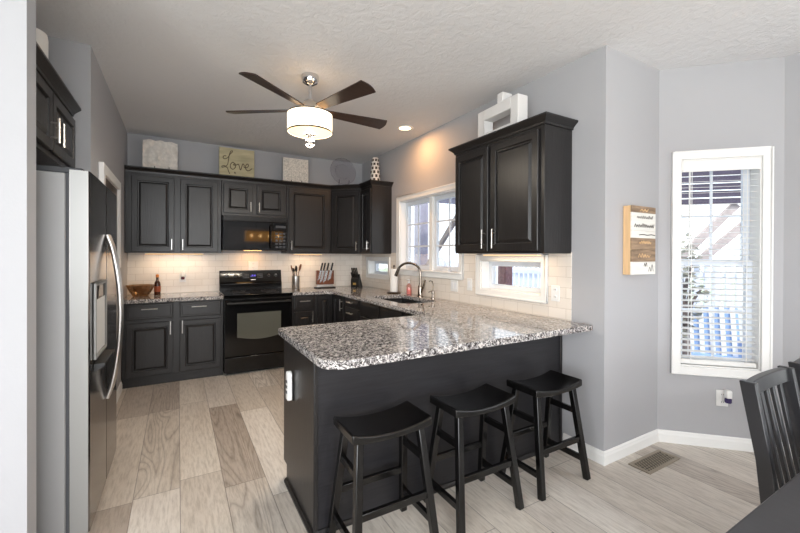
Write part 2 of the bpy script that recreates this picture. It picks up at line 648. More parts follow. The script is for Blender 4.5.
# wall coordinates of the right wall: x' = YB - y
W1 = (YB - 4.205, YB - 3.01, 1.195, 2.052)
W2 = (YB - 2.70, YB - 2.012, 1.072, 1.330)
W3 = (YB - 5.115, YB - 4.50, 1.10, 1.30)
BAYW = (0.14, 0.635, 0.575, 2.085)
wall('wall_back', (XL - 0.2, YB, 0), 0, XR - XL + 0.4, 0.16, label='grey back wall behind the stove')
wall('wall_right', (XR, YB, 0), -PI / 2, YB - YR, 0.16, [W1, W2, W3], 'grey right wall with three windows over the counter')
wall('wall_right_return', (XR + 0.16, YR, 0), 0, XE - XR - 0.16, 0.16, label='short grey wall between kitchen and bay, facing the room')
wall('wall_bay', (XE, YR, 0), -PI / 4, 0.764, 0.16, [BAYW], 'angled grey bay wall with the blinded window')
bx, by = XE + 0.764 * math.cos(PI / 4), YR - 0.764 * math.sin(PI / 4)
wall('wall_bay_side', (bx, by, 0), -PI / 2, by + 3.6, 0.16, [(1.4, 3.4, 0.6, 2.1)], 'grey bay wall beside the dining table')
# left kitchen wall faces +x: coordinate x' = y
wall('wall_left', (XL, 3.24, 0), PI / 2, YB - 3.24, 0.12, [], 'taupe left wall beside the refrigerator', x0=0.12)
wall('wall_left_jog', (-1.25, 3.24, 0), 0, XL + 1.25, 0.12, label='short grey wall closing the refrigerator alcove')
wall('wall_alcove', (-1.25, 2.04, 0), PI / 2, 1.32, 0.12, label='wall at the back of the refrigerator alcove')
wall('wall_left_front', (-2.6, 2.03, 0), 0, 2.6 - 0.512, 0.115, label='pale wall end in the left foreground')
wall('wall_left_living', (-2.6, -3.6, 0), PI / 2, 5.75, 0.1, [(1.1, 3.7, 0.5, 2.3)], label='living side wall behind the camera')
wall('wall_front', (3.8, -3.45, 0), PI, 6.4, 0.12, [(3.0, 6.1, 0.75, 2.5)], label='wall behind the camera with a wide opening added for the fill light')  # opening added to match the unseen fill light


def baseboard(name, pts, mat=None, h=0.088, t=0.014):
    """pts: plan polyline on the wall face, room on the right hand side"""
    P = [Vector((x, y)) for x, y in pts]
    prof = [(0, 0), (t, 0), (t, h - 0.03), (t * 0.75, h - 0.018), (t * 0.7, h - 0.008), (t * 0.35, h), (0, h)]
    o = sweep(P, prof).build(name, mat or M['trim'], smooth=False)
    return struct(o, 'white moulded baseboard', 'baseboard')


def sweep(P, prof, z=0.0):
    """sweep a (out, up) profile along a plan polyline; out is to the right of travel"""
    n = len(P)
    norms = []
    for i in range(n):
        ds = []
        if i > 0:
            ds.append((P[i] - P[i - 1]).normalized())
        if i < n - 1:
            ds.append((P[i + 1] - P[i]).normalized())
        ns = [Vector((d.y, -d.x)) for d in ds]
        if len(ns) == 1:
            norms.append(ns[0])
        else:
            b = (ns[0] + ns[1]).normalized()
            norms.append(b / max(0.2, b.dot(ns[0])))
    return MB().loops([[(P[i].x + norms[i].x * o, P[i].y + norms[i].y * o, z + u) for o, u in prof] for i in range(n)])


baseboard('baseboard_right', [(XR, 1.815), (XR, YR), (XE, YR), (bx, by), (bx, -3.4)])
baseboard('baseboard_left', [(XL, 3.25), (XL, 4.775)])

# backsplash tile
wall('trim_1', (XL, YB - 0.008, 0), 0, XR - XL - 0.008, 0.008, label='cream tile backsplash on the back wall', mat=M['tile'], z0=0.9, z1=UZ)
bs = wall('trim_2', (XR - 0.008, YB, 0), -PI / 2, YB - 1.757, 0.008,
          [(W1[0] - 0.065, W1[1] + 0.065, 1.14, 2.2), (W2[0] - 0.06, W2[1] + 0.06, 1.015, UZ + 0.1), (W3[0] - 0.055, W3[1] + 0.055, 1.055, 1.345)],
          label='cream tile backsplash on the right wall', mat=M['tile'], z0=0.9, z1=UZ + 0.012)


# ------------------------------------------------------------------ windows
def frame(mb, x0, x1, z0, z1, w, y0, y1, wb=None, wt=None):
    wb = w if wb is None else wb
    wt = w if wt is None else wt
    mb.box(x0, x0 + w, y0, y1, z0, z1)
    mb.box(x1 - w, x1, y0, y1, z0, z1)
    mb.box(x0 + w, x1 - w, y0, y1, z0, z0 + wb)
    mb.box(x0 + w, x1 - w, y0, y1, z1 - wt, z1)
    return mb


def window_root(name, origin, rotz, label):
    o = thing(name, label, 'window', origin, rotz, kind='structure')
    return o


def casing(root, o, w, t=0.02, y=0.0):
    x0, x1, z0, z1 = o
    mb = MB()
    frame(mb, x0 - w, x1 + w, z0 - w, z1 + w, w, y - t, y)
    frame(mb, x0 - w, x1 + w, z0 - w, z1 + w, 0.014, y - t - 0.006, y - t)
    return mb.build('window_casing', M['trim'], root, bev=0.003)


def jamb(root, o, y0, y1, t=0.008):
    x0, x1, z0, z1 = o
    return frame(MB(), x0, x1, z0, z1, t, y0, y1).build('window_jamb', M['trim'], root, smooth=False)


# main casement pair
w1 = window_root('window_1', (XR, YB, 0), -PI / 2, 'white casement window pair above the sink')
casing(w1, W1, 0.058, y=-0.001)
jamb(w1, W1, -0.001, 0.15)
xm = YB - 3.60
for (a, b, crank) in ((W1[0] + 0.008, xm - 0.022, 0.3), (xm + 0.022, W1[1] - 0.008, 0.3)):
    s = frame(MB(), a, b, W1[2] + 0.012, W1[3] - 0.008, 0.05, 0.075, 0.115, wb=0.05).build('window_sash', M['sash_blue'], w1, bev=0.004)
    MB().box(a + 0.05, b - 0.05, 0.093, 0.098, W1[2] + 0.06, W1[3] - 0.055).build('pane', M['glass'], s, smooth=False)
    g = MB()
    for zz in (1.485, 1.757):
        g.box(a + 0.05, b - 0.05, 0.086, 0.092, zz - 0.009, zz + 0.009)
    xc = (a + b) / 2
    g.box(xc - 0.009, xc + 0.009, 0.0855, 0.0915, W1[2] + 0.06, W1[3] - 0.055)
    g.build('muntin', M['sash_blue'], s, smooth=False)
    k = MB().box(xc - 0.05, xc + 0.05, 0.03, 0.073, W1[2] + 0.012, W1[2] + 0.034).cyl((xc - 0.03, 0.035, W1[2] + 0.04), (xc + 0.07, 0.03, W1[2] + 0.046), 0.008)
    k.build('crank', M['vinyl'], s, bev=0.004)
MB().box(xm - 0.03, xm + 0.03, 0.05, 0.12, W1[2] + 0.008, W1[3] - 0.008).build('mullion', M['trim'], w1, bev=0.004)
MB().box(W1[0] - 0.05, W1[1] + 0.05, -0.036, 0.07, W1[2] - 0.004, W1[2] + 0.012).build('window_sill', M['trim'], w1, bev=0.004)


def small_window(name, o, label, cas):
    r = window_root(name, (XR, YB, 0), -PI / 2, label)
    casing(r, o, cas, y=-0.001)
    jamb(r, o, -0.001, 0.155, 0.006)
    s = frame(MB(), o[0] + 0.006, o[1] - 0.006, o[2] + 0.006, o[3] - 0.006, 0.042, 0.085, 0.13, wb=0.038).build('window_sash', M['sash_blue'], r, bev=0.004)
    MB().box(o[0] + 0.048, o[1] - 0.048, 0.103, 0.108, o[2] + 0.042, o[3] - 0.046).build('pane', M['glass'], s, smooth=False)
    return r


small_window('window_2', W2, 'small white fixed window under the right wall cabinet', 0.055)
small_window('window_3', W3, 'small white fixed window in the corner behind the paper towels', 0.05)

# bay double hung window
w4 = window_root('window_4', (XE, YR, 0), -PI / 4, 'white double hung window in the angled bay wall')
casing(w4, BAYW, 0.058, y=-0.001)
jamb(w4, BAYW, -0.001, 0.155)
a, b = BAYW[0] + 0.008, BAYW[1] - 0.008
zmid = 1.335
for (za, zb, yy, ms) in ((BAYW[2] + 0.008, zmid + 0.02, 0.075, 0.82), (zmid - 0.02, BAYW[3] - 0.008, 0.112, 1.68)):
    s = frame(MB(), a, b, za, zb, 0.042, yy, yy + 0.034).build('window_sash', M['sash_blue'], w4, bev=0.003)
    MB().box(a + 0.042, b - 0.042, yy + 0.015, yy + 0.019, za + 0.042, zb - 0.042).build('pane', M['glass'], s, smooth=False)
    g = MB().box((a + b) / 2 - 0.009, (a + b) / 2 + 0.009, yy + 0.007, yy + 0.013, za + 0.042, zb - 0.042)
    g.box(a + 0.042, b - 0.042, yy + 0.0075, yy + 0.0135, ms - 0.009 + 0.16 * (ms < 1), ms + 0.009 + 0.16 * (ms < 1))
    g.build('muntin', M['sash_blue'], s, smooth=False)

# blind
bl = thing('window_blind', 'white slatted blind lowered in the bay window with slats open', 'blind', (XE, YR, 0), -PI / 4)
MB().box(a + 0.004, b - 0.004, 0.005, 0.055, 2.02, 2.075).build('headrail', M['white'], bl, bev=0.004)
MB().box(a - 0.002, b + 0.002, -0.004, 0.004, 1.995, 2.076).build('valance', M['white'], bl, bev=0.003)
sl = MB()
z = 0.64
while z < 1.99:
    sl.box(a + 0.006, b - 0.006, -0.022, 0.022, -0.0012, 0.0012, Matrix.Translation((0, 0.032, z)) @ Matrix.Rotation(R(8), 4, 'X'))
    z += 0.0415
sl.build('slats', M['white'], bl, smooth=False)
MB().box(a + 0.006, b - 0.006, 0.012, 0.054, 0.588, 0.622).build('bottom_rail', M['white'], bl, bev=0.004)
for xx in (a + 0.07, b - 0.07):
    MB().box(xx - 0.002, xx + 0.002, 0.0085, 0.0105, 0.6, 2.02).box(xx - 0.002, xx + 0.002, 0.054, 0.056, 0.6, 2.02).build('ladder_cord', M['white'], bl, smooth=False)
MB().cyl((a + 0.05, -0.008, 2.0), (a + 0.05, -0.008, 1.38), 0.004, n=8).build('tilt_wand', M['white'], bl)
MB().box(a - 0.004, a + 0.008, -0.01, 0.006, 2.0, 2.085).build('bracket', M['nickel'], bl)

# framed picture on the left wall
fp = thing('framed_picture', 'white framed dark picture hung on the left wall past the refrigerator', 'picture', (XL + 0.001, 3.50, 1.25), PI / 2)
frame(MB(), 0, 0.97, 0, 0.80, 0.075, -0.034, -0.001).build('picture_frame', M['trim'], fp, bev=0.004)
MB().box(0.07, 0.90, -0.012, -0.002, 0.07, 0.73).build('print', pri('dim_print', (86, 76, 70), 0.4, var=0.45, vscale=(5, 5, 3)), fp, smooth=False)


# ------------------------------------------------------------------ cabinets
def door_mesh(x0, x1, z0, z1, fr=0.052, y=0.0, mx=None, t=0.02):
    L = [rect(x0, x1, z0, z1, y), rect(x0, x1, z0, z1, y - t + 0.004), rect(x0 + 0.004, x1 - 0.004, z0 + 0.004, z1 - 0.004, y - t)]
    for ins, dep in ((fr, t), (fr + 0.003, t - 0.003), (fr + 0.006, t - 0.014), (fr + 0.014, t - 0.015), (fr + 0.032, t - 0.002), (fr + 0.036, t - 0.002)):
        if x1 - x0 > 2 * ins + 0.02 and z1 - z0 > 2 * ins + 0.005:
            L.append(rect(x0 + ins, x1 - ins, z0 + ins, z1 - ins, y - dep))
    return MB().loops(L, mx=mx)


def slab_mesh(x0, x1, z0, z1, y=0.0, mx=None, t=0.02):
    ins = 0.022
    L = [rect(x0, x1, z0, z1, y), rect(x0, x1, z0, z1, y - t + 0.006), rect(x0 + 0.008, x1 - 0.008, z0 + 0.008, z1 - 0.008, y - t + 0.002),
         rect(x0 + ins, x1 - ins, z0 + ins, z1 - ins, y - t + 0.002), rect(x0 + ins + 0.004, x1 - ins - 0.004, z0 + ins + 0.004, z1 - ins - 0.004, y - t)]
    return MB().loops(L, mx=mx)


def handle_mesh(kind, x, z, ln, y=-0.02, mx=None):
    mb = MB()
    st, r = 0.032, 0.006
    if kind == 'v':
        pts = [(x, y - st, z - ln / 2), (x, y - st, z + ln / 2)]
        po = [(x, z - ln * 0.3), (x, z + ln * 0.3)]
    else:
        pts = [(x - ln / 2, y - st, z), (x + ln / 2, y - st, z)]
        po = [(x - ln * 0.3, z), (x + ln * 0.3, z)]
    mb.tube(pts, r, 10, mx=mx)
    for px, pz in po:
        mb.tube([(px, y, pz), (px, y - st, pz)], 0.0045, 8, mx=mx)
    return mb


def fronts(root, items, mx=None):
    for it in items:
        kind, x0, x1, z0, z1 = it[:5]
        hs = it[5] if len(it) > 5 else None
        if kind == 'door':
            o = door_mesh(x0, x1, z0, z1, mx=mx).build('door', M['cab'], root, ang=0.35)
        elif kind == 'drawer':
            o = slab_mesh(x0, x1, z0, z1, mx=mx).build('drawer', M['cab'], root, ang=0.35)
        else:
            o = slab_mesh(x0, x1, z0, z1, mx=mx).build('false_front', M['cab'], root, ang=0.35)
        if hs:
            tag(handle_mesh(*hs, mx=mx).build('handle', M['nickel'], o), 'brushed nickel bar handle')


def base_cab(label, loc, rotz, w, items, d=0.6, hollow=False, toe=True, group=None, name='base_cabinet'):
    r = thing(name, label, 'cabinet', (*loc, 0), rotz, group)
    mb = MB()
    if hollow:
        mb.box(0, 0.018, 0, d, 0.1, 0.872).box(w - 0.018, w, 0, d, 0.1, 0.872).box(0.018, w - 0.018, d - 0.012, d, 0.1, 0.872).box(0.018, w - 0.018, 0.0, d - 0.012, 0.1, 0.118)
        mb.box(0.018, w - 0.018, 0, 0.02, 0.68, 0.872)
    else:
        mb.box(0, w, 0, d, 0.1, 0.872)
    mb.box(0, w, 0.03, d, 0, 0.1)
    mb.build('body', M['cab'], r, bev=0.002)
    fronts(r, items)
    return r


def wall_cab(label, loc, rotz, w, z0, z1, items, d=0.3, name='wall_cabinet'):
    r = thing(name, label, 'cabinet', (loc[0], loc[1], z0), rotz)
    MB().box(0, w, 0, d, 0, z1 - z0).build('body', M['cab'], r, bev=0.002)
    fronts(r, [(k, a, b, c - z0, e - z0, (h[0], h[1], h[2] - z0, h[3]) if h else None) for k, a, b, c, e, h in items])
    return r


UT = 2.275  # top of wall cabinet boxes
FY = 5.065  # plane of back wall-cabinet faces
wall_cab('black two door wall cabinet at the left end above the bottle and bowl', (XL + 0.003, FY), 0, 0.947, UZ, UT, [
    ('door', 0.062, 0.462, 1.408, 2.24, ('v', 0.437, 1.49, 0.12)), ('door', 0.522, 0.91, 1.408, 2.24, ('v', 0.545, 1.49, 0.12))])
wall_cab('short black two door wall cabinet directly above the microwave', (0.452, FY), 0, 0.766, 1.85, UT, [
    ('door', 0.02, 0.348, 1.88, 2.24, ('v', 0.325, 1.965, 0.12)), ('door', 0.40, 0.745, 1.88, 2.24, ('v', 0.425, 1.965, 0.12))])
wall_cab('black single door wall cabinet right of the microwave', (1.222, FY), 0, 0.60, UZ, UT, [
    ('door', 0.026, 0.558, 1.41, 2.245, ('v', 0.055, 1.50, 0.12))])
# diagonal corner cabinet
q = thing('wall_cabinet', 'black diagonal corner wall cabinet below the clear plate', 'cabinet', (1.826, FY, UZ))
MB().prism([(0, 0), (0.319, -0.30), (0.603, -0.30), (0.603, 0.297), (0, 0.297)], 0, UT - UZ).build('body', M['cab'], q, bev=0.002)
dl = math.hypot(0.319, 0.30)
mxd = Matrix.Rotation(-math.atan2(0.30, 0.319), 4, 'Z')
fronts(q, [('door', 0.03, dl - 0.03, 0.013, UT - UZ - 0.035, ('v', dl - 0.055, 0.10, 0.12))], mxd)
# narrow cabinet on the right wall
wall_cab('narrow black wall cabinet beside the kitchen window with plain brown end', (2.145, 4.762), -PI / 2, 0.335, UZ, UT, [
    ('door', 0.02, 0.315, 1.41, 2.24, ('v', 0.29, 1.50, 0.12))], d=0.287)
# cabinet above the small window
wall_cab('black two door wall cabinet above the small window by the peninsula', (2.145, 2.72), -PI / 2, 0.962, UZ, UT, [
    ('door', 0.018, 0.43, 1.415, 2.245, ('v', 0.398, 1.51, 0.15)), ('door', 0.46, 0.92, 1.415, 2.245, ('v', 0.512, 1.51, 0.15))], d=0.287)
# cabinet above the refrigerator
wall_cab('deep black two door cabinet mounted above the refrigerator', (-0.597, 2.17), PI / 2, 1.062, 1.90, UT, [
    ('door', 0.02, 0.527, 1.93, 2.245, ('v', 0.49, 2.03, 0.13)), ('door', 0.545, 1.045, 1.93, 2.245, ('v', 0.585, 2.03, 0.13))], d=0.6)

CROWN = [(0.0, -0.002), (0.012, -0.002), (0.014, 0.012), (0.026, 0.024), (0.04, 0.036), (0.05, 0.044), (0.05, 0.056), (0.0, 0.056)]


def crown(label, pts):
    P = [Vector(p) for p in pts]
    o = sweep(P, CROWN, UT).build('crown_molding', M['cab'], smooth=False)
    return tag(o, label, 'molding')


crown('black crown molding along the tops of the back wall cabinets', [(XL + 0.005, FY), (1.826, FY), (2.145, 4.765), (2.145, 4.43), (XR - 0.003, 4.43)])
crown('black crown molding on top of the cabinet over the small window', [(XR - 0.003, 2.717), (2.148, 2.717), (2.148, 1.761), (XR - 0.003, 1.761)])
crown('black crown molding on top of the cabinet over the refrigerator', [(-0.60, 2.175), (-0.60, 3.23)])

# base cabinets on the back wall
base_cab('black base cabinet with two drawers under the bowl and bottle', (XL + 0.003, 4.78), 0, 0.943, [
    ('drawer', 0.04, 0.455, 0.70, 0.862, ('h', 0.245, 0.81, 0.145)), ('drawer', 0.515, 0.92, 0.70, 0.862, ('h', 0.70, 0.81, 0.145)),
    ('door', 0.04, 0.455, 0.112, 0.665, ('v', 0.43, 0.6, 0.14)), ('door', 0.515, 0.92, 0.112, 0.665, ('v', 0.54, 0.6, 0.14))], d=0.58)
base_cab('narrow black base cabinet with one drawer right of the stove', (1.222, 4.78), 0, 0.30, [
    ('drawer', 0.025, 0.275, 0.70, 0.862, ('h', 0.15, 0.80, 0.13)), ('door', 0.025, 0.275, 0.112, 0.665, ('v', 0.25, 0.6, 0.14))], d=0.58)
q = thing('base_cabinet', 'black inside corner base cabinet below the knife blocks', 'cabinet', (1.524, 4.78, 0))
MB().box(0, 0.90, 0, 0.58, 0.1, 0.872).box(0.24, 0.90, -0.40, 0, 0.1, 0.872).box(0.0, 0.90, 0.03, 0.58, 0, 0.1).box(0.27, 0.90, -0.40, 0.03, 0, 0.1).build('body', M['cab'], q, bev=0.002)
fronts(q, [('door', 0.02, 0.212, 0.112, 0.862)])
fronts(q, [('door', 0.025, 0.385, 0.112, 0.862, ('v', 0.355, 0.765, 0.14))], Matrix.Translation((0.24, 0, 0)) @ Matrix.Rotation(-PI / 2, 4, 'Z'))
base_cab('black three drawer base cabinet between the corner and the sink', (1.764, 4.375), -PI / 2, 0.45, [
    ('drawer', 0.03, 0.43, 0.772, 0.864, ('h', 0.23, 0.825, 0.15)), ('drawer', 0.03, 0.43, 0.50, 0.758, ('h', 0.23, 0.70, 0.15)),
    ('drawer', 0.03, 0.43, 0.112, 0.485, ('h', 0.23, 0.42, 0.15))], d=0.66)
base_cab('black sink base cabinet with two false drawer fronts', (1.764, 3.92), -PI / 2, 0.96, [
    ('panel', 0.025, 0.47, 0.72, 0.862), ('panel', 0.49, 0.935, 0.72, 0.862),
    ('door', 0.025, 0.47, 0.112, 0.70, ('v', 0.44, 0.6, 0.14)), ('door', 0.49, 0.935, 0.112, 0.70, ('v', 0.52, 0.6, 0.14))], d=0.66, hollow=True)
base_cab('plain black base cabinet where the sink run meets the peninsula', (1.764, 2.955), -PI / 2, 0.505, [
    ('panel', 0.025, 0.47, 0.112, 0.862)], d=0.66)

# peninsula
pen = thing('kitchen_peninsula', 'long black panelled peninsula base behind the three stools', 'peninsula', (0.573, 1.83, 0))
mb = MB().box(0.02, 1.857, 0.012, 0.60, 0.1, 0.872).box(0.02, 1.857, 0.012, 0.53, 0, 0.1)
mb.build('body', M['cab'], pen)
MB().box(0.02, 1.855, 0, 0.012, 0, 0.872).build('back_panel', M['panelwood'], pen, smooth=False)
MB().prism([(0, 0), (0.53, 0), (0.53, 0.1), (0.605, 0.1), (0.605, 0.872), (0, 0.872)], 0, 0.018,
           Matrix(((0, 0, 1, 0.001), (1, 0, 0, 0.001), (0, 1, 0, 0), (0, 0, 0, 1)))).build('end_panel', M['cab'], pen, bev=0.002)
MB().box(0.0, 0.022, -0.006, 0.001, 0, 0.872).build('corner_trim', M['cab'], pen, bev=0.002)
MB().box(1.83, 1.85, -0.008, 0.0, 0, 0.872).build('wall_trim', M['cab'], pen, bev=0.002)
sweep([Vector((0.0, 0.53)), Vector((0.0, 0.0)), Vector((1.855, 0.0))][::-1], [(0, 0), (-0.016, 0), (-0.016, 0.012), (-0.007, 0.024), (0, 0.026)]).build('base_molding', M['cab'], pen, smooth=False)
fronts(pen, [('door', 0.03, 0.45, 0.112, 0.862, ('v', 0.42, 0.76, 0.14)), ('door', 0.47, 0.89, 0.112, 0.862, ('v', 0.5, 0.76, 0.14))],
       Matrix.Translation((1.16, 0.60, 0)) @ Matrix.Rotation(PI, 4, 'Z'))


# ------------------------------------------------------------------ counters
def arc(cx, cy, r, a0, a1, n=8):
    return [(cx + r * math.cos(R(a0 + (a1 - a0) * i / n)), cy + r * math.sin(R(a0 + (a1 - a0) * i / n))) for i in range(n + 1)]


def counter(name, label, poly, hole=None):
    bm = bmesh.new()

    def ring(pts):
        vs = [bm.verts.new((x, y, 0.914)) for x, y in pts]
        return [bm.edges.new((vs[i], vs[(i + 1) % len(vs)])) for i in range(len(vs))]
    es = ring(poly)
    if hole:
        es += ring(hole)
    bmesh.ops.triangle_fill(bm, use_beauty=True, use_dissolve=False, edges=es)
    ex = bmesh.ops.extrude_face_region(bm, geom=list(bm.faces))
    for v in ex['geom']:
        if isinstance(v, bmesh.types.BMVert):
            v.co.z -= 0.040
    bmesh.ops.recalc_face_normals(bm, faces=bm.faces)
    me = bpy.data.meshes.new(name)
    bm.to_mesh(me)
    bm.free()
    me.materials.append(M['granite'])
    me.shade_smooth()
    me.set_sharp_from_angle(angle=0.5)
    o = bpy.data.objects.new(name, me)
    COL.objects.link(o)
    md = o.modifiers.new('bevel', 'BEVEL')
    md.width, md.segments, md.limit_method, md.angle_limit = 0.007, 3, 'ANGLE', R(50)
    return tag(o, label, 'countertop')


counter('granite_countertop', 'short speckled granite countertop left of the stove', [(XL + 0.002, 4.74), (0.446, 4.74), (0.446, YB - 0.01), (XL + 0.002, YB - 0.01)])
SX0, SX1, SY0, SY1 = 1.865, 2.275, 3.14, 3.90
sinkhole = arc(SX1 - 0.09, SY1 - 0.09, 0.09, 0, 90) + arc(SX0 + 0.09, SY1 - 0.09, 0.09, 90, 180) + arc(SX0 + 0.09, SY0 + 0.09, 0.09, 180, 270) + arc(SX1 - 0.09, SY0 + 0.09, 0.09, 270, 360)
counter('granite_countertop', 'speckled granite countertop around the sink and knife blocks', [
    (1.219, 4.74), (1.60, 4.74), (1.66, 4.715), (1.71, 4.665), (1.727, 4.60), (1.727, 2.505), (2.0015, 2.303), (2.0015, 1.585), (XR - 0.01, 1.585), (XR - 0.01, YB - 0.01), (1.219, YB - 0.01)], sinkhole)
counter('granite_countertop', 'large speckled granite peninsula countertop in front of the stools',
        [(1.9995, 1.585), (1.9995, 2.302), (1.725, 2.504)] + arc(0.578, 2.474, 0.03, 90, 180, 4) + arc(0.648, 1.685, 0.10, 180, 270, 8))

# sink
sk = thing('sink', 'stainless undermount double sink in front of the window', 'sink', (0, 0, 0.66))
for (ya, yb) in ((SY0 - 0.012, 3.53), (3.56, SY1 + 0.012)):
    L = []
    for ins, zz in ((0.0, 0.212), (0.0, 0.205), (0.012, 0.06), (0.03, 0.02), (0.06, 0.008)):
        L.append([(SX0 - 0.012 + ins, ya + ins, zz), (SX1 + 0.012 - ins, ya + ins, zz), (SX1 + 0.012 - ins, yb - ins, zz), (SX0 - 0.012 + ins, yb - ins, zz)])
    MB().loops(L, cap0=False).build('basin', M['sink'], sk)
    MB().lathe([(0, 0.010), (0.04, 0.010), (0.045, 0.013), (0.045, 0.009)], 24, ((SX0 + SX1) / 2, (ya + yb) / 2, 0)).build('drain', M['chrome'], sk)
MB().box(SX0 - 0.01, SX1 + 0.01, 3.532, 3.558, 0.06, 0.205).build('divider', M['sink'], sk, bev=0.006)

# faucet
fc = thing('faucet', 'tall brushed nickel gooseneck faucet behind the sink', 'faucet', (2.345, 3.60, 0.914))
MB().lathe([(0, 0), (0.034, 0), (0.034, 0.008), (0.027, 0.014), (0.026, 0.11), (0.022, 0.125), (0.0, 0.125)], 24).build('faucet_base', M['faucet'], fc)
pts = [(0, 0, 0.11)] + [(0, 0, 0.2), (0, 0, 0.26)]
for i in range(1, 15):
    a_ = PI * 0.93 * i / 14
    pts.append((-0.075 + 0.075 * math.cos(a_), 0.12 - 0.12 * math.cos(a_), 0.27 + 0.105 * math.sin(a_)))
MB().tube(pts, 0.0135, 12).build('spout', M['faucet'], fc)
e0, e1 = Vector(pts[-2]), Vector(pts[-1])
dr = (e1 - e0).normalized()
MB().tube([e1 - dr * 0.02, e1 + dr * 0.02, e1 + dr * 0.075], 0.016, 14, 0.021).build('spray_head', M['faucet'], fc)
MB().tube([(0, -0.02, 0.05), (0.0, -0.05, 0.09), (-0.005, -0.085, 0.14), (-0.01, -0.10, 0.175), (-0.012, -0.118, 0.19)], 0.013, 10, 0.010).build('faucet_handle', M['faucet'], fc)
sd = thing('soap_dispenser', 'small nickel soap dispenser pump set in the counter right of the faucet', 'dispenser', (2.345, 3.35, 0.914))
MB().lathe([(0, 0), (0.023, 0), (0.022, 0.01), (0.015, 0.016), (0.014, 0.05), (0.018, 0.055), (0.018, 0.085), (0.010, 0.09), (0, 0.09)], 20).build('pump_body', M['faucet'], sd)
MB().tube([(0, 0, 0.078), (-0.03, 0, 0.084), (-0.055, 0, 0.074)], 0.006, 8).build('nozzle', M['faucet'], sd)
MB().tube([(0, 0, 0.09), (0, 0.0, 0.16), (0, 0.015, 0.185), (0, 0.05, 0.19), (0, 0.075, 0.182)], 0.005, 8).build('filtered_tap', M['faucet'], sd)
sb = thing('soap_bottle', 'pink glass soap bottle on the counter left of the faucet', 'bottle', (2.372, 3.885, 0.914))
MB().lathe([(0, 0), (0.028, 0), (0.03, 0.006), (0.03, 0.10), (0.022, 0.118), (0.011, 0.124), (0.011, 0.135), (0, 0.135)], 24).build('bottle_body', M['soapglass'], sb)
MB().lathe([(0, 0.003), (0.026, 0.003), (0.026, 0.07), (0, 0.07)], 20).build('liquid', pri('pink_soap', (236, 170, 166), 0.3), sb)
MB().lathe([(0, 0.135), (0.013, 0.135), (0.013, 0.15), (0.004, 0.152), (0.004, 0.17), (0.009, 0.171), (0.009, 0.178), (0, 0.178)], 16).tube([(0, 0, 0.174), (-0.035, 0, 0.17)], 0.004, 8).build('pump', M['nickel'], sb)

# paper towel holder + roll
px, py = 2.287, 4.10
ph = thing('paper_towel_holder', 'dark metal paper towel stand on the counter left of the sink', 'holder', (px, py, 0.914))
MB().lathe([(0, 0), (0.085, 0), (0.088, 0.006), (0.08, 0.013), (0.02, 0.018), (0, 0.018)], 32).build('base', M['bronze'], ph)
MB().lathe([(0, 0.018), (0.006, 0.018), (0.006, 0.315), (0.014, 0.322), (0.014, 0.335), (0.006, 0.343), (0, 0.344)], 16).build('rod', M['bronze'], ph)
tag(MB().lathe([(0.019, 0), (0.046, 0), (0.047, 0.004), (0.047, 0.274), (0.046, 0.278), (0.019, 0.278), (0.019, 0)], 32, (0, 0, 0)).build('paper_towel_roll', M['paper'], loc=(px, py, 0.9325)),
    'white roll of paper towels on the dark metal stand', 'paper towels')


# ------------------------------------------------------------------ refrigerator
fr = thing('refrigerator', 'stainless side by side refrigerator with grey side', 'refrigerator', (-0.36, 2.30, 0))
FW = 0.91
MB().box(-0.84, -0.090, 0.004, FW - 0.004, 0.03, 1.755).build('body', M['fridgeside'], fr, bev=0.006)
MB().box(-0.0895, -0.0755, 0.012, FW - 0.012, 0.06, 1.755).build('gasket', M['gasket'], fr)
MB().box(-0.8, -0.11, 0.02, FW - 0.02, 0, 0.03).box(-0.11, -0.06, 0.02, FW - 0.02, 0.0, 0.055).build('kick_plate', M['blackmat'], fr)
SEAM = 0.485


def fridge_door(name, ya, yb, hy):
    prof = [(-0.075, ya), (-0.006, ya), (0, ya + 0.006), (0.002, (ya + yb) / 2), (0, yb - 0.006), (-0.006, yb), (-0.075, yb)]
    o = MB().prism(prof, 0.065, 1.77).build(name, M['steel'], fr, ang=0.5)
    MB().box(-0.074, -0.007, ya - 0.001, ya + 0.0005, 0.066, 1.769).build('door_edge', M['steeledge'], o, smooth=False)
    MB().box(-0.074, -0.007, yb - 0.0005, yb + 0.001, 0.066, 1.769).build('door_edge', M['steeledge'], o, smooth=False)
    pts = []
    for i in range(17):
        t = i / 16
        s = math.sin(PI * t)
        pts.append((0.006 + 0.062 * s ** 0.7, hy, 0.55 + 0.94 * t))
    tag(MB().tube(pts, 0.0115, 12).build('handle', M['nickel'], o), 'bowed steel handle')
    return o


f1 = fridge_door('freezer_door', 0.0, SEAM - 0.004, SEAM - 0.03)
f2 = fridge_door('fridge_door', SEAM + 0.004, FW, SEAM + 0.03)
dp = frame(MB(), 0.07, 0.40, 0.83, 1.235, 0.016, -0.01, 0.012)
mxf = Matrix.Translation((0.002, 0, 0)) @ Matrix(((0, -1, 0, 0), (1, 0, 0, 0), (0, 0, 1, 0), (0, 0, 0, 1)))
dp = MB()
frame(dp, 0.07, 0.40, 0.86, 1.235, 0.014, -0.012, 0.0)
for i in range(len(dp.v)):
    dp.v[i] = mxf @ dp.v[i]
tag(dp.build('dispenser_frame', M['steeledge'], f1, bev=0.003), 'grey ice and water dispenser surround')
MB().box(0.084, 0.386, -0.004, 0.0, 1.15, 1.222, mxf).build('dispenser_controls', M['blackglass'], f1)
MB().box(0.084, 0.386, -0.003, 0.0, 0.875, 1.15, mxf).build('dispenser_recess', pri('dispenser_grey', (205, 205, 203), 0.4), f1)
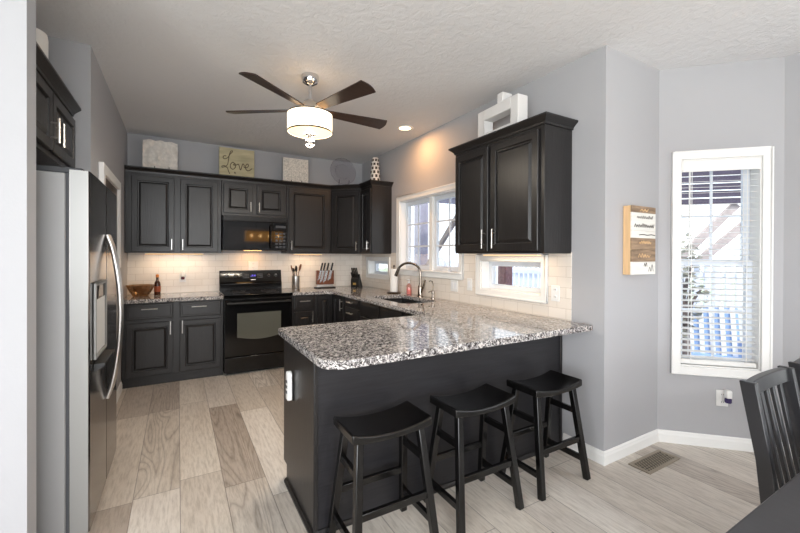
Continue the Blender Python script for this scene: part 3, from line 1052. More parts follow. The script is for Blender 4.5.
MB().prism([(0, 0), (0.045, 0.03), (0.045, 0.04), (0, 0.04)], 0.075, 0.395, Matrix(((1, 0, 0, 0.003), (0, 0, 1, 0), (0, 1, 0, 0.80), (0, 0, 0, 1)))).build('drip_tray', M['blackmat'], f1)
for yy in (0.06, FW - 0.06):
    MB().box(-0.2, -0.03, yy - 0.035, yy + 0.035, 1.756, 1.785).build('hinge_cover', M['gasket'], fr, bev=0.006)
tag(MB().lathe([(0, 0), (0.082, 0), (0.088, 0.01), (0.09, 0.30), (0.086, 0.325), (0.06, 0.335), (0, 0.335)], 28).build('storage_canister', M['ceramic'], loc=(-0.72, 2.85, UT + 0.001)),
    'white round canister on top of the cabinet above the refrigerator', 'canister')


# ------------------------------------------------------------------ stove and microwave
st = thing('stove', 'black electric range with glass cooktop between the back cabinets', 'stove', (0.450, 4.73, 0))
SW = 0.764
MB().box(0, SW, 0.03, 0.625, 0.03, 0.885).build('body', M['black'], st, bev=0.003)
MB().box(0.03, SW - 0.03, 0.06, 0.6, 0, 0.03).build('plinth', M['blackmat'], st)
ck = MB().box(-0.001, SW + 0.001, -0.012, 0.56, 0.886, 0.916).build('cooktop', M['blackglass'], st, bev=0.005)
for (ux, uy, ur) in ((0.2, 0.14, 0.095), (0.56, 0.14, 0.075), (0.2, 0.40, 0.075), (0.56, 0.40, 0.095)):
    MB().tube([(ux + ur * math.cos(2 * PI * k / 32), uy + ur * math.sin(2 * PI * k / 32), 0.9165) for k in range(32)], 0.0015, 4, closed=True).build('burner_ring', M['gasket'], ck)
dr_ = MB().box(0.006, SW - 0.006, -0.015, 0.028, 0.215, 0.868).build('oven_door', M['black'], st, bev=0.006)
n_ = 14
wpts = [(0.135, 0.705)] + [(0.135, 0.43)] + [(0.135 + 0.49 * i / n_, 0.43 - 0.035 * math.sin(PI * i / n_)) for i in range(1, n_)] + [(0.625, 0.43), (0.625, 0.705)]
MB().prism(wpts, 0, 0.003, Matrix(((1, 0, 0, 0), (0, 0, -1, -0.0155), (0, 1, 0, 0), (0, 0, 0, 1)))).build('oven_window', M['ovenglass'], dr_, smooth=False)
oh = MB().tube([(0.03, -0.058, 0.825), (SW - 0.03, -0.058, 0.825)], 0.0125, 12)
for xx in (0.06, SW - 0.06):
    oh.box(xx - 0.014, xx + 0.014, -0.055, -0.014, 0.815, 0.835)
oh.build('oven_handle', M['blackmat'], dr_)
MB().box(0.006, SW - 0.006, -0.012, 0.028, 0.035, 0.205).build('storage_drawer', M['black'], st, bev=0.006)
bg = MB().prism([(0.555, 0.916), (0.635, 0.916), (0.635, 1.172), (0.60, 1.172), (0.575, 1.03), (0.555, 1.005)], 0.0, SW,
                Matrix(((0, 0, 1, 0), (1, 0, 0, 0), (0, 1, 0, 0), (0, 0, 0, 1)))).build('backguard', M['black'], st, bev=0.004)
tilt = Matrix.Translation((0, 0.5865, 1.095)) @ Matrix.Rotation(R(80), 4, 'X')
for kx in (0.085, 0.19, 0.60, 0.69):
    kb = MB().lathe([(0, 0), (0.024, 0), (0.024, 0.004), (0.019, 0.006), (0.017, 0.024), (0, 0.026)], 20, mx=tilt @ Matrix.Translation((kx, 0.008, -0.001))).build('knob', M['blackmat'], bg)
    MB().box(kx - 0.002, kx + 0.002, 0.012, 0.024, 0.0255, 0.0275, tilt).build('pointer', M['white'], kb)
dsp = MB().box(0.27, 0.53, -0.028, 0.042, 0, 0.003, tilt).build('control_panel', M['blackglass'], bg)
dg = MB()
for i, dx in enumerate((0.375, 0.39, 0.412, 0.427)):
    for sz in ((-1,) if i == 0 else (-1, 0, 1)):
        dg.box(dx - 0.004, dx + 0.004, 0.008 + sz * 0.009 - 0.001, 0.008 + sz * 0.009 + 0.001, 0.003, 0.0036, tilt)
    dg.box(dx + 0.004, dx + 0.0055, -0.001, 0.017, 0.003, 0.0036, tilt)
dg.build('clock_digits', M['display'], dsp, smooth=False)
bt = MB()
for i in range(4):
    for j in range(3):
        bt.box(0.285 + i * 0.017, 0.297 + i * 0.017, -0.02 + j * 0.02, -0.008 + j * 0.02, 0.003, 0.0034, tilt)
        bt.box(0.455 + i * 0.017, 0.467 + i * 0.017, -0.02 + j * 0.02, -0.008 + j * 0.02, 0.003, 0.0034, tilt)
bt.build('buttons', M['gasket'], dsp, smooth=False)
MB().box(0.372, 0.432, -0.05, -0.041, 0, 0.002, tilt).build('maker_badge', M['nickel'], bg)

mw = thing('microwave', 'black over the range microwave mounted above the stove', 'microwave', (0.457, 4.975, 1.43))
MB().box(0, 0.756, 0.02, 0.385, 0, 0.418).build('body', M['blackmat'], mw, bev=0.003)
MB().box(0.0, 0.756, 0.0, 0.02, 0.352, 0.418).build('vent_grille', M['black'], mw, bev=0.003)
gr = MB()
for i in range(5):
    gr.box(0.015, 0.741, -0.002, 0.0, 0.362 + i * 0.011, 0.366 + i * 0.011)
gr.build('louvers', M['blackmat'], mw)
md_ = MB().box(0.0, 0.575, 0.0, 0.02, 0.0, 0.35).build('microwave_door', M['blackglass'], mw, bev=0.003)
MB().box(0.07, 0.49, -0.001, 0.0, 0.07, 0.28).build('microwave_window', pri('tinted_window', (22, 20, 20), 0.05), md_, smooth=False)
MB().tube([(0.545, -0.002, 0.03), (0.545, -0.03, 0.06), (0.545, -0.034, 0.17), (0.545, -0.03, 0.29), (0.545, -0.002, 0.32)], 0.011, 10).build('microwave_handle', M['black'], md_)
cp_ = MB().box(0.578, 0.756, 0.0, 0.02, 0.0, 0.35).build('control_panel', M['blackglass'], mw, bev=0.003)
bt = MB()
for i in range(3):
    for j in range(5):
        bt.box(0.605 + i * 0.045, 0.637 + i * 0.045, -0.001, 0.0, 0.03 + j * 0.042, 0.056 + j * 0.042)
bt.build('keypad', M['gasket'], cp_, smooth=False)
MB().box(0.61, 0.735, -0.001, 0.0, 0.285, 0.315).build('display', M['gasket'], cp_, smooth=False)
MB().box(0.25, 0.45, 0.05, 0.13, -0.004, 0.001).build('cooktop_lamp', M['warmlens'], mw, smooth=False)


def under_light(label, loc, sx, sy, power):
    o = thing('under_cabinet_light', label, 'light', loc)
    MB().box(-sx / 2, sx / 2, -sy / 2, sy / 2, -0.012, 0).build('housing', M['white'], o, bev=0.002)
    MB().box(-sx / 2 + 0.008, sx / 2 - 0.008, -sy / 2 + 0.008, sy / 2 - 0.008, -0.0145, -0.0118).build('lens', M['warmlens'], o, smooth=False)
    area('under_cabinet_glow', (loc[0], loc[1], loc[2] - 0.018), (loc[0], loc[1], 0), sx, sy, power, (1.0, 0.74, 0.48))


under_light('slim warm light strip under the left wall cabinet', (-0.03, 5.22, UZ), 0.6, 0.05, 1.25)
under_light('slim warm light strip under the wall cabinet right of the stove', (1.55, 5.22, UZ), 0.4, 0.05, 0.75)
under_light('slim warm light strip under the cabinet over the small window', (2.30, 2.22, UZ), 0.05, 0.6, 1.2)
area('range_lamp_glow', (0.457 + 0.35, 5.20, 1.42), (0.8, 5.25, 0.9), 0.2, 0.08, 0.9, (1.0, 0.56, 0.24))


# ------------------------------------------------------------------ ceiling fan and recessed light
fx_, fy_ = 0.885, 2.93
fan = thing('ceiling_fan', 'five blade ceiling fan with dark blades and lit drum shade', 'ceiling fan', (fx_, fy_, CEIL))
MB().lathe([(0, 0), (0.066, 0), (0.066, -0.03), (0.055, -0.055), (0.03, -0.07), (0.016, -0.075), (0, -0.075)], 32).build('canopy', M['chrome'], fan)
MB().cyl((0, 0, -0.07), (0, 0, -0.2), 0.0125).build('downrod', M['chrome'], fan)
MB().lathe([(0, -0.185), (0.03, -0.19), (0.05, -0.205), (0.06, -0.225), (0.085, -0.25), (0.09, -0.262), (0.09, -0.30), (0, -0.30)], 32).build('motor_housing', M['nickel'], fan)
for k in range(5):
    an = R(1 + 72 * k)
    mxb = Matrix.Rotation(an, 4, 'Z') @ Matrix.Translation((0, 0, -0.264)) @ Matrix.Rotation(R(-13), 4, 'X')
    up, lo = [], []
    nn = 12
    outl = []
    for i in range(nn + 1):
        t = i / nn
        outl.append((0.12 + 0.525 * t, 0.036 + 0.034 * t))
    tip = [(0.645 + 0.018 * math.sin(PI * j / 6), 0.07 - 0.14 * j / 6) for j in range(1, 6)]
    outl += tip
    for i in range(nn, -1, -1):
        t = i / nn
        outl.append((0.12 + 0.525 * t, -0.036 - 0.034 * t))
    bl_ = MB().prism(outl, -0.004, 0.004, mxb).build('blade', M['blade'], fan, ang=0.5)
    MB().box(0.07, 0.2, -0.018, 0.018, 0.0045, 0.010, mxb).build('blade_bracket', M['nickel'], bl_)
sh = MB().lathe([(0.166, -0.441), (0.170, -0.438), (0.170, -0.300), (0.166, -0.297), (0.164, -0.300), (0.164, -0.438), (0.166, -0.441)], 48).build('lamp_shade', M['shade'], fan)
MB().lathe([(0.1695, -0.443), (0.1722, -0.443), (0.1722, -0.433), (0.1695, -0.433), (0.1695, -0.443)], 48).build('shade_ring', M['bronze'], sh)
MB().lathe([(0.1695, -0.304), (0.1718, -0.304), (0.1718, -0.297), (0.1695, -0.297), (0.1695, -0.304)], 48).build('shade_ring', M['bronze'], sh)
MB().lathe([(0, -0.448), (0.10, -0.446), (0.1635, -0.438), (0.1635, -0.434), (0, -0.44)], 48).build('diffuser', M['diffuser'], fan)
MB().lathe([(0, -0.449), (0.042, -0.450), (0.045, -0.457), (0.02, -0.464), (0.012, -0.478), (0, -0.478)], 28).build('finial_cap', M['nickel'], fan)
MB().lathe([(0, -0.478)] + [(0.038 * math.sin(PI * i / 12), -0.516 + 0.038 * math.cos(PI * i / 12)) for i in range(1, 12)] + [(0, -0.554)], 28).build('finial_ball', M['crystal'], fan)
MB().lathe([(0, -0.553), (0.008, -0.555), (0.006, -0.565), (0, -0.572)], 16).build('finial_tip', M['nickel'], fan)
pd = bpy.data.lights.new('fan_glow', 'AREA')
pd.shape = 'DISK'
pd.size = 0.30
pd.energy = 20
pd.color = (1.0, 0.89, 0.74)
po = bpy.data.objects.new('fan_glow', pd)
COL.objects.link(po)
po.location = (fx_, fy_, CEIL - 0.452)

rl = thing('recessed_light', 'lit recessed ceiling light in front of the kitchen window', 'light', (2.14, 3.60, CEIL))
MB().lathe([(0.062, 0.0), (0.092, 0.0), (0.095, -0.004), (0.088, -0.008), (0.066, -0.006), (0.062, 0.0)], 40).build('trim_ring', M['white'], rl)
MB().lathe([(0, -0.003), (0.064, -0.003), (0.064, -0.001), (0, -0.001)], 40).build('lens', M['bulb'], rl)
sd_ = bpy.data.lights.new('recessed_glow', 'AREA')
sd_.shape = 'DISK'
sd_.size = 0.12
sd_.energy = 9
sd_.color = (1.0, 0.50, 0.19)
so = bpy.data.objects.new('recessed_glow', sd_)
COL.objects.link(so)
so.location = (2.14, 3.60, CEIL - 0.012)


# ------------------------------------------------------------------ stools
def make_stool():
    r = thing('bar_stool', None, 'stool')
    nx, ny = 16, 4
    top, bot = [], []
    W_, D_ = 0.208, 0.12
    mb = MB()
    for i in range(nx + 1):
        u = -1 + 2 * i / nx
        for j in range(ny + 1):
            v = -1 + 2 * j / ny
            x, y = u * W_, v * D_
            z = 0.578 + 0.030 * abs(u) ** 2.2
            top.append((x, y, z))
            bot.append((x, y, 0.548 + 0.016 * abs(u) ** 2.2))
    n1 = ny + 1
    fs = []
    o = len(top)
    for i in range(nx):
        for j in range(ny):
            a0 = i * n1 + j
            fs.append((a0, a0 + n1, a0 + n1 + 1, a0 + 1))
            fs.append((o + a0, o + a0 + 1, o + a0 + n1 + 1, o + a0 + n1))
    for i in range(nx):
        for j0 in (0, ny):
            a0, b0 = i * n1 + j0, (i + 1) * n1 + j0
            fs.append((a0, b0, o + b0, o + a0))
    for j in range(ny):
        for i0 in (0, nx):
            a0, b0 = i0 * n1 + j, i0 * n1 + j + 1
            fs.append((a0, b0, o + b0, o + a0))
    mb.add(top + bot, fs)
    mb.build('seat', M['stool'], r, bev=0.008, seg=3, ang=0.7)
    T = lambda sx, sy: Vector((sx * 0.160, sy * 0.078, 0.556))
    F = lambda sx, sy: Vector((sx * 0.205, sy * 0.155, 0.0))
    at = lambda sx, sy, z: T(sx, sy).lerp(F(sx, sy), (0.556 - z) / 0.556)
    for sx in (-1, 1):
        for sy in (-1, 1):
            MB().beam(F(sx, sy), T(sx, sy), 0.035, 0.035, up=(0, 1, 0)).build('leg', M['stool'], r, bev=0.004)
    for sy in (-1, 1):
        MB().beam(at(-1, sy, 0.245), at(1, sy, 0.245), 0.022, 0.034).build('stretcher', M['stool'], r, bev=0.003)
    for sx in (-1, 1):
        for z in (0.41, 0.12):
            MB().beam(at(sx, -1, z), at(sx, 1, z), 0.022, 0.034).build('stretcher', M['stool'], r, bev=0.003)
    return r


s0 = make_stool()
labs = ['black saddle seat bar stool nearest the camera, at the free end of the peninsula', 'black saddle seat bar stool in the middle of the three at the peninsula',
        'black saddle seat bar stool closest to the grey wall corner']
for i, (x, y, rz) in enumerate(((0.853, 1.632, 0), (1.412, 1.632, 0), (1.985, 1.622, 0))):
    o = s0 if i == 0 else copy_tree(s0)
    o.location = (x, y, 0.0)
    o.rotation_euler = (0, 0, R(rz))
    tag(o, labs[i], 'stool', 'bar stools at the peninsula')


# ------------------------------------------------------------------ dining table and chairs
tb = thing('dining_table', 'dark dining table top in the near right corner', 'table', (1.9, -0.13, 0))
MB().box(-0.95, 1.15, -0.5, 0.515, 0.712, 0.75).build('tabletop', M['table'], tb, bev=0.006)
MB().box(-0.85, 1.05, -0.42, -0.395, 0.62, 0.712).box(-0.85, 1.05, 0.41, 0.435, 0.62, 0.712).box(-0.85, -0.825, -0.395, 0.41, 0.62, 0.712).box(1.025, 1.05, -0.395, 0.41, 0.62, 0.712).build('apron', M['table'], tb, bev=0.003)
for sx in (-0.81, 1.01):
    for sy in (-0.38, 0.395):
        MB().box(sx - 0.035, sx + 0.035, sy - 0.035, sy + 0.035, 0, 0.712).build('leg', M['table'], tb, bev=0.004)


def make_chair():
    r = thing('dining_chair', None, 'chair')
    # local: seat toward -y, back at y = 0; floor z = 0
    MB().box(-0.20, 0.20, -0.42, 0.0, 0.44, 0.475).build('seat', M['chair'], r, bev=0.012, seg=3)
    for sx in (-1, 1):
        p = MB()
        xs0, xs1 = sx * 0.175 - 0.012, sx * 0.175 + 0.012
        L = []
        for (yy, zz, dd) in ((0.05, 0.0, 0.03), (0.012, 0.25, 0.036), (0.0, 0.46, 0.04), (0.022, 0.7, 0.042), (0.066, 0.955, 0.044)):
            L.append([(xs0, yy - dd / 2, zz), (xs1, yy - dd / 2, zz), (xs1, yy + dd / 2, zz), (xs0, yy + dd / 2, zz)])
        p.loops(L)
        p.build('back_post', M['chair'], r, bev=0.003)
        MB().beam((sx * 0.17, -0.385, 0.0), (sx * 0.17, -0.385, 0.44), 0.036, 0.036).build('leg', M['chair'], r, bev=0.003)
        MB().beam((sx * 0.17, -0.367, 0.2), (sx * 0.174, 0.0, 0.2), 0.02, 0.03).build('stretcher', M['chair'], r, bev=0.003)
    mb = MB()
    L = []
    for i in range(13):
        u = -1 + 2 * i / 12
        x = u * 0.164
        y = 0.062 + 0.007 * (1 - u * u)
        L.append([(x, y - 0.012, 0.905), (x, y + 0.012, 0.905), (x, y + 0.018, 0.953 + 0.002 * (1 - u * u)), (x, y - 0.006, 0.953 + 0.002 * (1 - u * u))])
    mb.loops(L).build('top_rail', M['chair'], r, bev=0.003)
    MB().beam((-0.163, 0.008, 0.56), (0.163, 0.008, 0.56), 0.02, 0.04).build('lower_rail', M['chair'], r, bev=0.003)
    for k in range(5):
        x = -0.11 + 0.055 * k
        u = x / 0.164
        MB().beam((x, 0.008, 0.57), (x, 0.06 + 0.016 * (1 - u * u), 0.915), 0.021, 0.012).build('slat', M['chair'], r, bev=0.002)
    return r


c0 = make_chair()
tag(c0, 'dark slat back dining chair nearer the camera at the table', 'chair', 'dining chairs along the table')
c0.location = (1.855, 0.468, 0)
c1 = copy_tree(c0)
tag(c1, 'dark slat back dining chair farther along, cut by the picture edge', 'chair', 'dining chairs along the table')
c1.location = (2.32, 0.468, 0)

# ------------------------------------------------------------------ things on the counters
can = thing('utensil_crock', 'steel utensil crock on the counter right of the stove', 'container', (1.385, 5.22, 0.914))
MB().lathe([(0, 0), (0.05, 0), (0.052, 0.004), (0.05, 0.175), (0.053, 0.178), (0.047, 0.178), (0.046, 0.01), (0, 0.01)], 32).build('crock_body', M['nickel'], can)


def utensil(name, label, mat, foot, top, head, mat2=None):
    o = thing(name, label, 'utensil', (1.385, 5.22, 0.926))
    f, t = Vector(foot), Vector(top)
    d = (t - f).normalized()
    MB().tube([f, t], 0.005, 8).build('shaft', mat, o)
    mx = Matrix.Translation(t + d * (head[1] * 0.9)) @ d.to_track_quat('Z', 'Y').to_matrix().to_4x4() @ Matrix.Diagonal((head[0], head[2], head[1], 1))
    sph = MB().lathe([(0, -1)] + [(math.sin(PI * i / 10), -math.cos(PI * i / 10)) for i in range(1, 10)] + [(0, 1)], 16, mx=mx)
    sph.build('head', mat2 or mat, o)
    return o


utensil('wooden_spoon', 'wooden spoon leaning right in the steel crock', M['spoonwood'], (-0.02, -0.012, 0.0), (0.045, -0.006, 0.235), (0.036, 0.05, 0.01))
utensil('serving_spoon', 'dark brown serving spoon leaning left in the steel crock', M['spoonwood'], (0.02, 0.026, 0.0), (-0.035, 0.03, 0.225), (0.036, 0.048, 0.01))
utensil('black_ladle', 'black ladle drooping over the left rim of the steel crock', M['blackmat'], (0.010, -0.03, 0.0), (-0.034, -0.032, 0.225), (0.034, 0.026, 0.016))
utensil('slotted_turner', 'black turner standing upright at the back of the steel crock', M['blackmat'], (0.014, 0.008, 0.0), (0.008, 0.006, 0.22), (0.03, 0.045, 0.004))

# walnut block with exposed blades
kb_ = thing('knife_block', 'walnut magnetic knife block with blades showing on the front', 'knife block', (1.79, 5.20, 0.914))
MB().box(-0.14, 0.14, -0.055, 0.06, 0, 0.014).build('base', M['blackmat'], kb_, bev=0.004)
MB().box(-0.115, 0.115, -0.01, 0.03, 0.014, 0.05).build('foot_strip', M['nickel'], kb_, bev=0.002)
MB().box(-0.122, 0.122, -0.03, 0.035, 0.05, 0.245).build('block', M['knifewood'], kb_, bev=0.004)
for i, (kx, ln, w_, lab) in enumerate(((-0.085, 0.15, 0.024, 'small black handled knife at the left end of the walnut block'), (-0.045, 0.185, 0.034, 'second black handled knife from the left on the walnut block'),
                                       (0.005, 0.18, 0.036, 'black handled knife right of the middle of the walnut block'), (0.065, 0.15, 0.04, 'wide black handled knife at the right end of the walnut block'))):
    k = thing('kitchen_knife', lab, 'knife', (1.79 + kx, 5.164, 0.914), group='knives on the walnut block')
    mx = Matrix.Translation((0.012, 0, 0.245)) @ Matrix.Rotation(R(13), 4, 'Y')
    MB().prism([(-w_ / 2, 0), (w_ / 2, 0), (w_ / 2, -ln * 0.75), (-w_ / 2, -ln)], -0.001, 0.001, mx @ Matrix(((1, 0, 0, 0), (0, 0, -1, 0), (0, 1, 0, 0), (0, 0, 0, 1)))).build('blade', M['blade_steel'], k, smooth=False)
    MB().box(-0.011, 0.011, -0.008, 0.008, 0, 0.11, mx).build('handle', M['blackmat'], k, bev=0.005)

kb2 = thing('knife_block', 'small black knife block with slanted handles in the corner', 'knife block', (2.235, 5.12, 0.914), R(-48))
MB().prism([(-0.06, 0), (0.075, 0), (0.055, 0.06), (-0.02, 0.19), (-0.06, 0.10)], -0.062, 0.062, Matrix(((0, 0, 1, 0), (1, 0, 0, 0), (0, 1, 0, 0), (0, 0, 0, 1)))).build('block', M['blackmat'], kb2, bev=0.004)
MB().box(-0.025, 0.02, -0.0625, -0.06, 0.035, 0.065).build('badge', pri('brass_badge', (210, 170, 90), 0.4, 0.6), kb2)
j = 0
for row, (yy, zz) in enumerate(((-0.05, 0.125), (-0.028, 0.172))):
    for kx in (-0.036, -0.012, 0.012, 0.036):
        j += 1
        k = thing('kitchen_knife', ('dark handled steak knife in the lower row of the black block' if row == 0 else 'dark handled knife in the upper row of the black block'), 'knife',
                  (2.235, 5.12, 0.914), R(-48), group='knives in the lower row of the black block' if row == 0 else 'knives in the upper row of the black block')
        mx = Matrix.Translation((kx, yy - 0.012, zz + 0.02)) @ Matrix.Rotation(R(28), 4, 'X')
        MB().box(-0.008, 0.008, -0.007, 0.007, 0, 0.1 - 0.02 * (row == 0), mx).build('handle', M['blackmat'], k, bev=0.003)
        MB().box(-0.006, 0.006, -0.004, 0.004, -0.02, 0.004, mx).build('bolster', M['blade_steel'], k)

# bowl and bottle
prof = [(0, 0.004), (0.065, 0.0), (0.075, 0.004), (0.105, 0.05), (0.13, 0.105), (0.138, 0.122), (0.132, 0.122), (0.124, 0.105), (0.098, 0.052), (0.068, 0.012), (0, 0.012)]
tag(MB().lathe(prof, 24, (0, 0, 0)).build('glass_bowl', M['bowlglass'], loc=(-0.36, 5.13, 0.914), ang=0.2), 'amber cut glass bowl on the left counter', 'bowl')
bo = thing('sauce_bottle', 'slim brown bottle with orange cap beside the glass bowl', 'bottle', (-0.205, 5.20, 0.914))
MB().lathe([(0, 0), (0.03, 0), (0.032, 0.005), (0.032, 0.12), (0.026, 0.145), (0.014, 0.165), (0.013, 0.20), (0, 0.20)], 24).build('bottle_body', M['bottle'], bo)
MB().lathe([(0.0326, 0.035), (0.0332, 0.035), (0.0332, 0.1), (0.0326, 0.1), (0.0326, 0.035)], 24).build('paper_label', M['redlabel'], bo)
MB().lathe([(0, 0.2), (0.0155, 0.2), (0.0155, 0.232), (0, 0.235)], 18).build('cap', M['orange'], bo)


# outlets and switches
def plate(name, label, loc, rotz, kind, w=0.072, h=0.116):
    o = thing(name, label, 'outlet' if kind == 'outlet' else 'switch', loc, rotz)
    MB().box(-w / 2, w / 2, -0.006, 0, -h / 2, h / 2).build('cover_plate', M['white'], o, bev=0.002)
    if kind == 'outlet':
        for s in (-1, 1):
            rc = MB().lathe([(0, 0), (0.017, 0), (0.017, 0.003), (0, 0.003)], 20, mx=Matrix.Translation((0, -0.006, s * 0.027)) @ Matrix.Rotation(R(90), 4, 'X')).build('receptacle', M['white'], o)
            MB().box(-0.007, -0.005, -0.0105, -0.009, s * 0.027 - 0.004, s * 0.027 + 0.006).box(0.005, 0.007, -0.0105, -0.009, s * 0.027 - 0.004, s * 0.027 + 0.006).build('slots', M['hole'], rc)
    else:
        n = max(1, round(w / 0.072))
        for i in range(n):
            xx = (i - (n - 1) / 2) * 0.046
            MB().box(xx - 0.016, xx + 0.016, -0.009, -0.006, -0.033, 0.033).build('rocker', M['vinyl'], o, bev=0.002)
    return o


plate('wall_outlet', 'white outlet on the backsplash above the left counter', (0.05, YB - 0.0085, 1.10), 0, 'outlet')
af = thing('air_freshener', 'plug in air freshener with dark oil on the backsplash left of the stove', 'air freshener', (0.05, YB - 0.022, 1.12))
MB().box(-0.02, 0.02, -0.035, 0.0, -0.012, 0.055).build('housing', M['white'], af, bev=0.008, seg=3)
MB().lathe([(0, -0.045), (0.017, -0.045), (0.02, -0.04), (0.02, -0.018), (0.01, -0.011), (0, -0.011)], 18, (0, -0.018, 0)).build('oil_vial', M['wine'], af)
plate('wall_outlet', 'white outlet on the backsplash just above the stove', (0.86, YB - 0.0085, 1.23), 0, 'outlet', 0.118)
plate('light_switch', 'white double switch plate on the tile under the right corner of the kitchen window', (XR - 0.0085, 3.09, 1.07), -PI / 2, 'switch', 0.112)
plate('light_switch', 'white single switch plate on the tile between the kitchen window and the small window', (XR - 0.0085, 2.855, 1.10), -PI / 2, 'switch')
plate('wall_outlet', 'white outlet on the tile between the small window and the wall end', (XR - 0.0085, 1.885, 1.10), -PI / 2, 'outlet')
bn = Vector((math.cos(PI / 4), math.sin(PI / 4), 0))
bay_at = lambda s, z, off=0.0: (XE + s * math.cos(PI / 4) - bn.x * off, YR - s * math.sin(PI / 4) - bn.y * off, z)
plate('wall_outlet', 'white outlet on the angled wall below the bay window', bay_at(0.408, 0.36), -PI / 4, 'outlet')
af = thing('air_freshener', 'plug in air freshener with blue oil below the bay window', 'air freshener', bay_at(0.43, 0.385, 0.0105), -PI / 4)
MB().box(-0.018, 0.018, -0.045, 0.0, -0.012, 0.045).build('housing', M['white'], af, bev=0.008, seg=3)
MB().lathe([(0, -0.045), (0.018, -0.045), (0.021, -0.04), (0.021, -0.018), (0.01, -0.011), (0, -0.011)], 18, (0, -0.024, 0)).build('oil_vial', M['purple'], af)

# remote on the peninsula end
rm = thing('fan_remote', 'white remote in its holder on the end of the peninsula', 'remote', (0.5735, 2.225, 0.545), -PI / 2)
MB().box(-0.029, 0.029, -0.008, 0, 0.0, 0.10).build('holder', M['blackmat'], rm, bev=0.004)
pts_ = [(-0.024, 0)] + [(0.024, 0)] + arc(0, 0.14, 0.024, 0, 180, 10)
MB().prism(pts_, 0.008, 0.034, Matrix(((1, 0, 0, 0), (0, 0, -1, 0), (0, 1, 0, 0.003), (0, 0, 0, 1)))).build('remote_body', M['white'], rm, bev=0.004)
bt = MB()
for i in range(3):
    bt.box(-0.012, 0.012, -0.0355, -0.034, 0.04 + i * 0.03, 0.055 + i * 0.03)
bt.build('buttons', M['gasket'], rm)

# floor register
fv = thing('floor_register', 'bronze floor vent in the planks near the bay', 'vent', (2.77, 1.366, 0.0))
frame(MB(), -0.19, 0.19, -0.066, 0.066, 0.022, -0.006, 0.0)
mb = MB()
for (x0, x1, y0, y1) in ((-0.19, 0.19, -0.07, -0.048), (-0.19, 0.19, 0.048, 0.07), (-0.19, -0.165, -0.048, 0.048), (0.165, 0.19, -0.048, 0.048)):
    mb.box(x0, x1, y0, y1, 0, 0.006)
mb.build('register_frame', M['vent'], fv, bev=0.002)
MB().box(-0.165, 0.165, -0.048, 0.048, 0.0005, 0.0015).build('duct_shade', M['hole'], fv)  # dark sheet standing in for the shade inside the duct
mb = MB()
for i in range(-2, 14):
    xx = -0.165 + 0.0254 * i
    for sg in (-1, 1):
        xa, xb = xx, xx + 0.055
        ya, yb = -0.048 * sg, 0.048 * sg
        ta, tb = max(0, (-0.165 - xa) / 0.055), min(1, (0.165 - xa) / 0.055)
        if tb - ta > 0.05:
            mb.beam((xa + 0.055 * ta, ya + (yb - ya) * ta, 0.0035 + 0.0004 * sg), (xa + 0.055 * tb, ya + (yb - ya) * tb, 0.0035 + 0.0004 * sg), 0.0048, 0.003)
mb.build('grille', M['vent'], fv, smooth=False)


# ------------------------------------------------------------------ decorations above the cabinets
def easel(label, x, y, half):
    o = thing('plate_easel', label, 'easel', (x, y, UT))
    for s in (-1, 1):
        MB().tube([(s * half, 0.06, 0.002), (s * half, -0.035, 0.004), (s * half, -0.056, 0.02), (s * half, -0.054, 0.085), (s * half, -0.05, 0.1)], 0.0045, 8).build('prong', M['blackmat'], o)
    MB().tube([(-half, 0.02, 0.006), (half, 0.02, 0.006)], 0.004, 8).build('crossbar', M['blackmat'], o)
    return o


# carved panel
cv = thing('carved_plaque', 'whitewashed square plaque carved with a large flower at the left end', 'plaque', (-0.175, 5.205, UT + 0.012))
pn = 28
vs, fs = [], []
for i in range(pn + 1):
    for jj in range(pn + 1):
        x, z = -0.17 + 0.34 * i / pn, 0.385 * jj / pn
        r_ = math.hypot(x, z - 0.19)
        a_ = math.atan2(z - 0.19, x)
        e = max(abs(x) / 0.17, abs(z - 0.19) / 0.195)
        d = 0.012 * abs(math.cos(a_ * 4 + r_ * 18)) * min(1, r_ / 0.05) + 0.008 * math.sin(r_ * 70) + (0.012 if r_ < 0.035 else 0)
        wob = 0.006 * math.sin(13 * a_) if e > 0.99 else 0
        vs.append((x * (1 + wob), -0.022 - d, z + wob))
k_ = len(vs)
for i in range(pn + 1):
    for jj in range(pn + 1):
        vs.append((vs[i * (pn + 1) + jj][0], 0.0, vs[i * (pn + 1) + jj][2]))
for i in range(pn):
    for jj in range(pn):
        a_ = i * (pn + 1) + jj
        fs.append((a_, a_ + pn + 1, a_ + pn + 2, a_ + 1))
        fs.append((k_ + a_, k_ + a_ + 1, k_ + a_ + pn + 2, k_ + a_ + pn + 1))
for i in range(pn):
    for (a_, b_) in ((i * (pn + 1), (i + 1) * (pn + 1)), (i * (pn + 1) + pn, (i + 1) * (pn + 1) + pn), (i, i + 1), (pn * (pn + 1) + i, pn * (pn + 1) + i + 1)):
        fs.append((a_, b_, k_ + b_, k_ + a_))
MB().add(vs, fs).build('carved_face', M['plaster'], cv, ang=0.9)
easel('small black easel under the carved flower plaque', -0.16, 5.205, 0.07)

# love sign
ls = thing('love_sign', 'straw coloured wooden sign with Love in looping brown script', 'sign', (0.64, 5.21, UT + 0.012))
MB().box(-0.205, 0.205, -0.02, 0, 0, 0.415).build('board', M['lovewood'], ls, bev=0.003)


def smoothpts(P, sub=6):
    out = []
    n = len(P)
    for i in range(n - 1):
        p0, p1, p2, p3 = P[max(i - 1, 0)], P[i], P[i + 1], P[min(i + 2, n - 1)]
        for k in range(sub):
            t = k / sub
            out.append(tuple(0.5 * ((2 * p1[c]) + (-p0[c] + p2[c]) * t + (2 * p0[c] - 5 * p1[c] + 4 * p2[c] - p3[c]) * t * t + (-p0[c] + 3 * p1[c] - 3 * p2[c] + p3[c]) * t ** 3) for c in range(2)))
    out.append(P[-1])
    return out


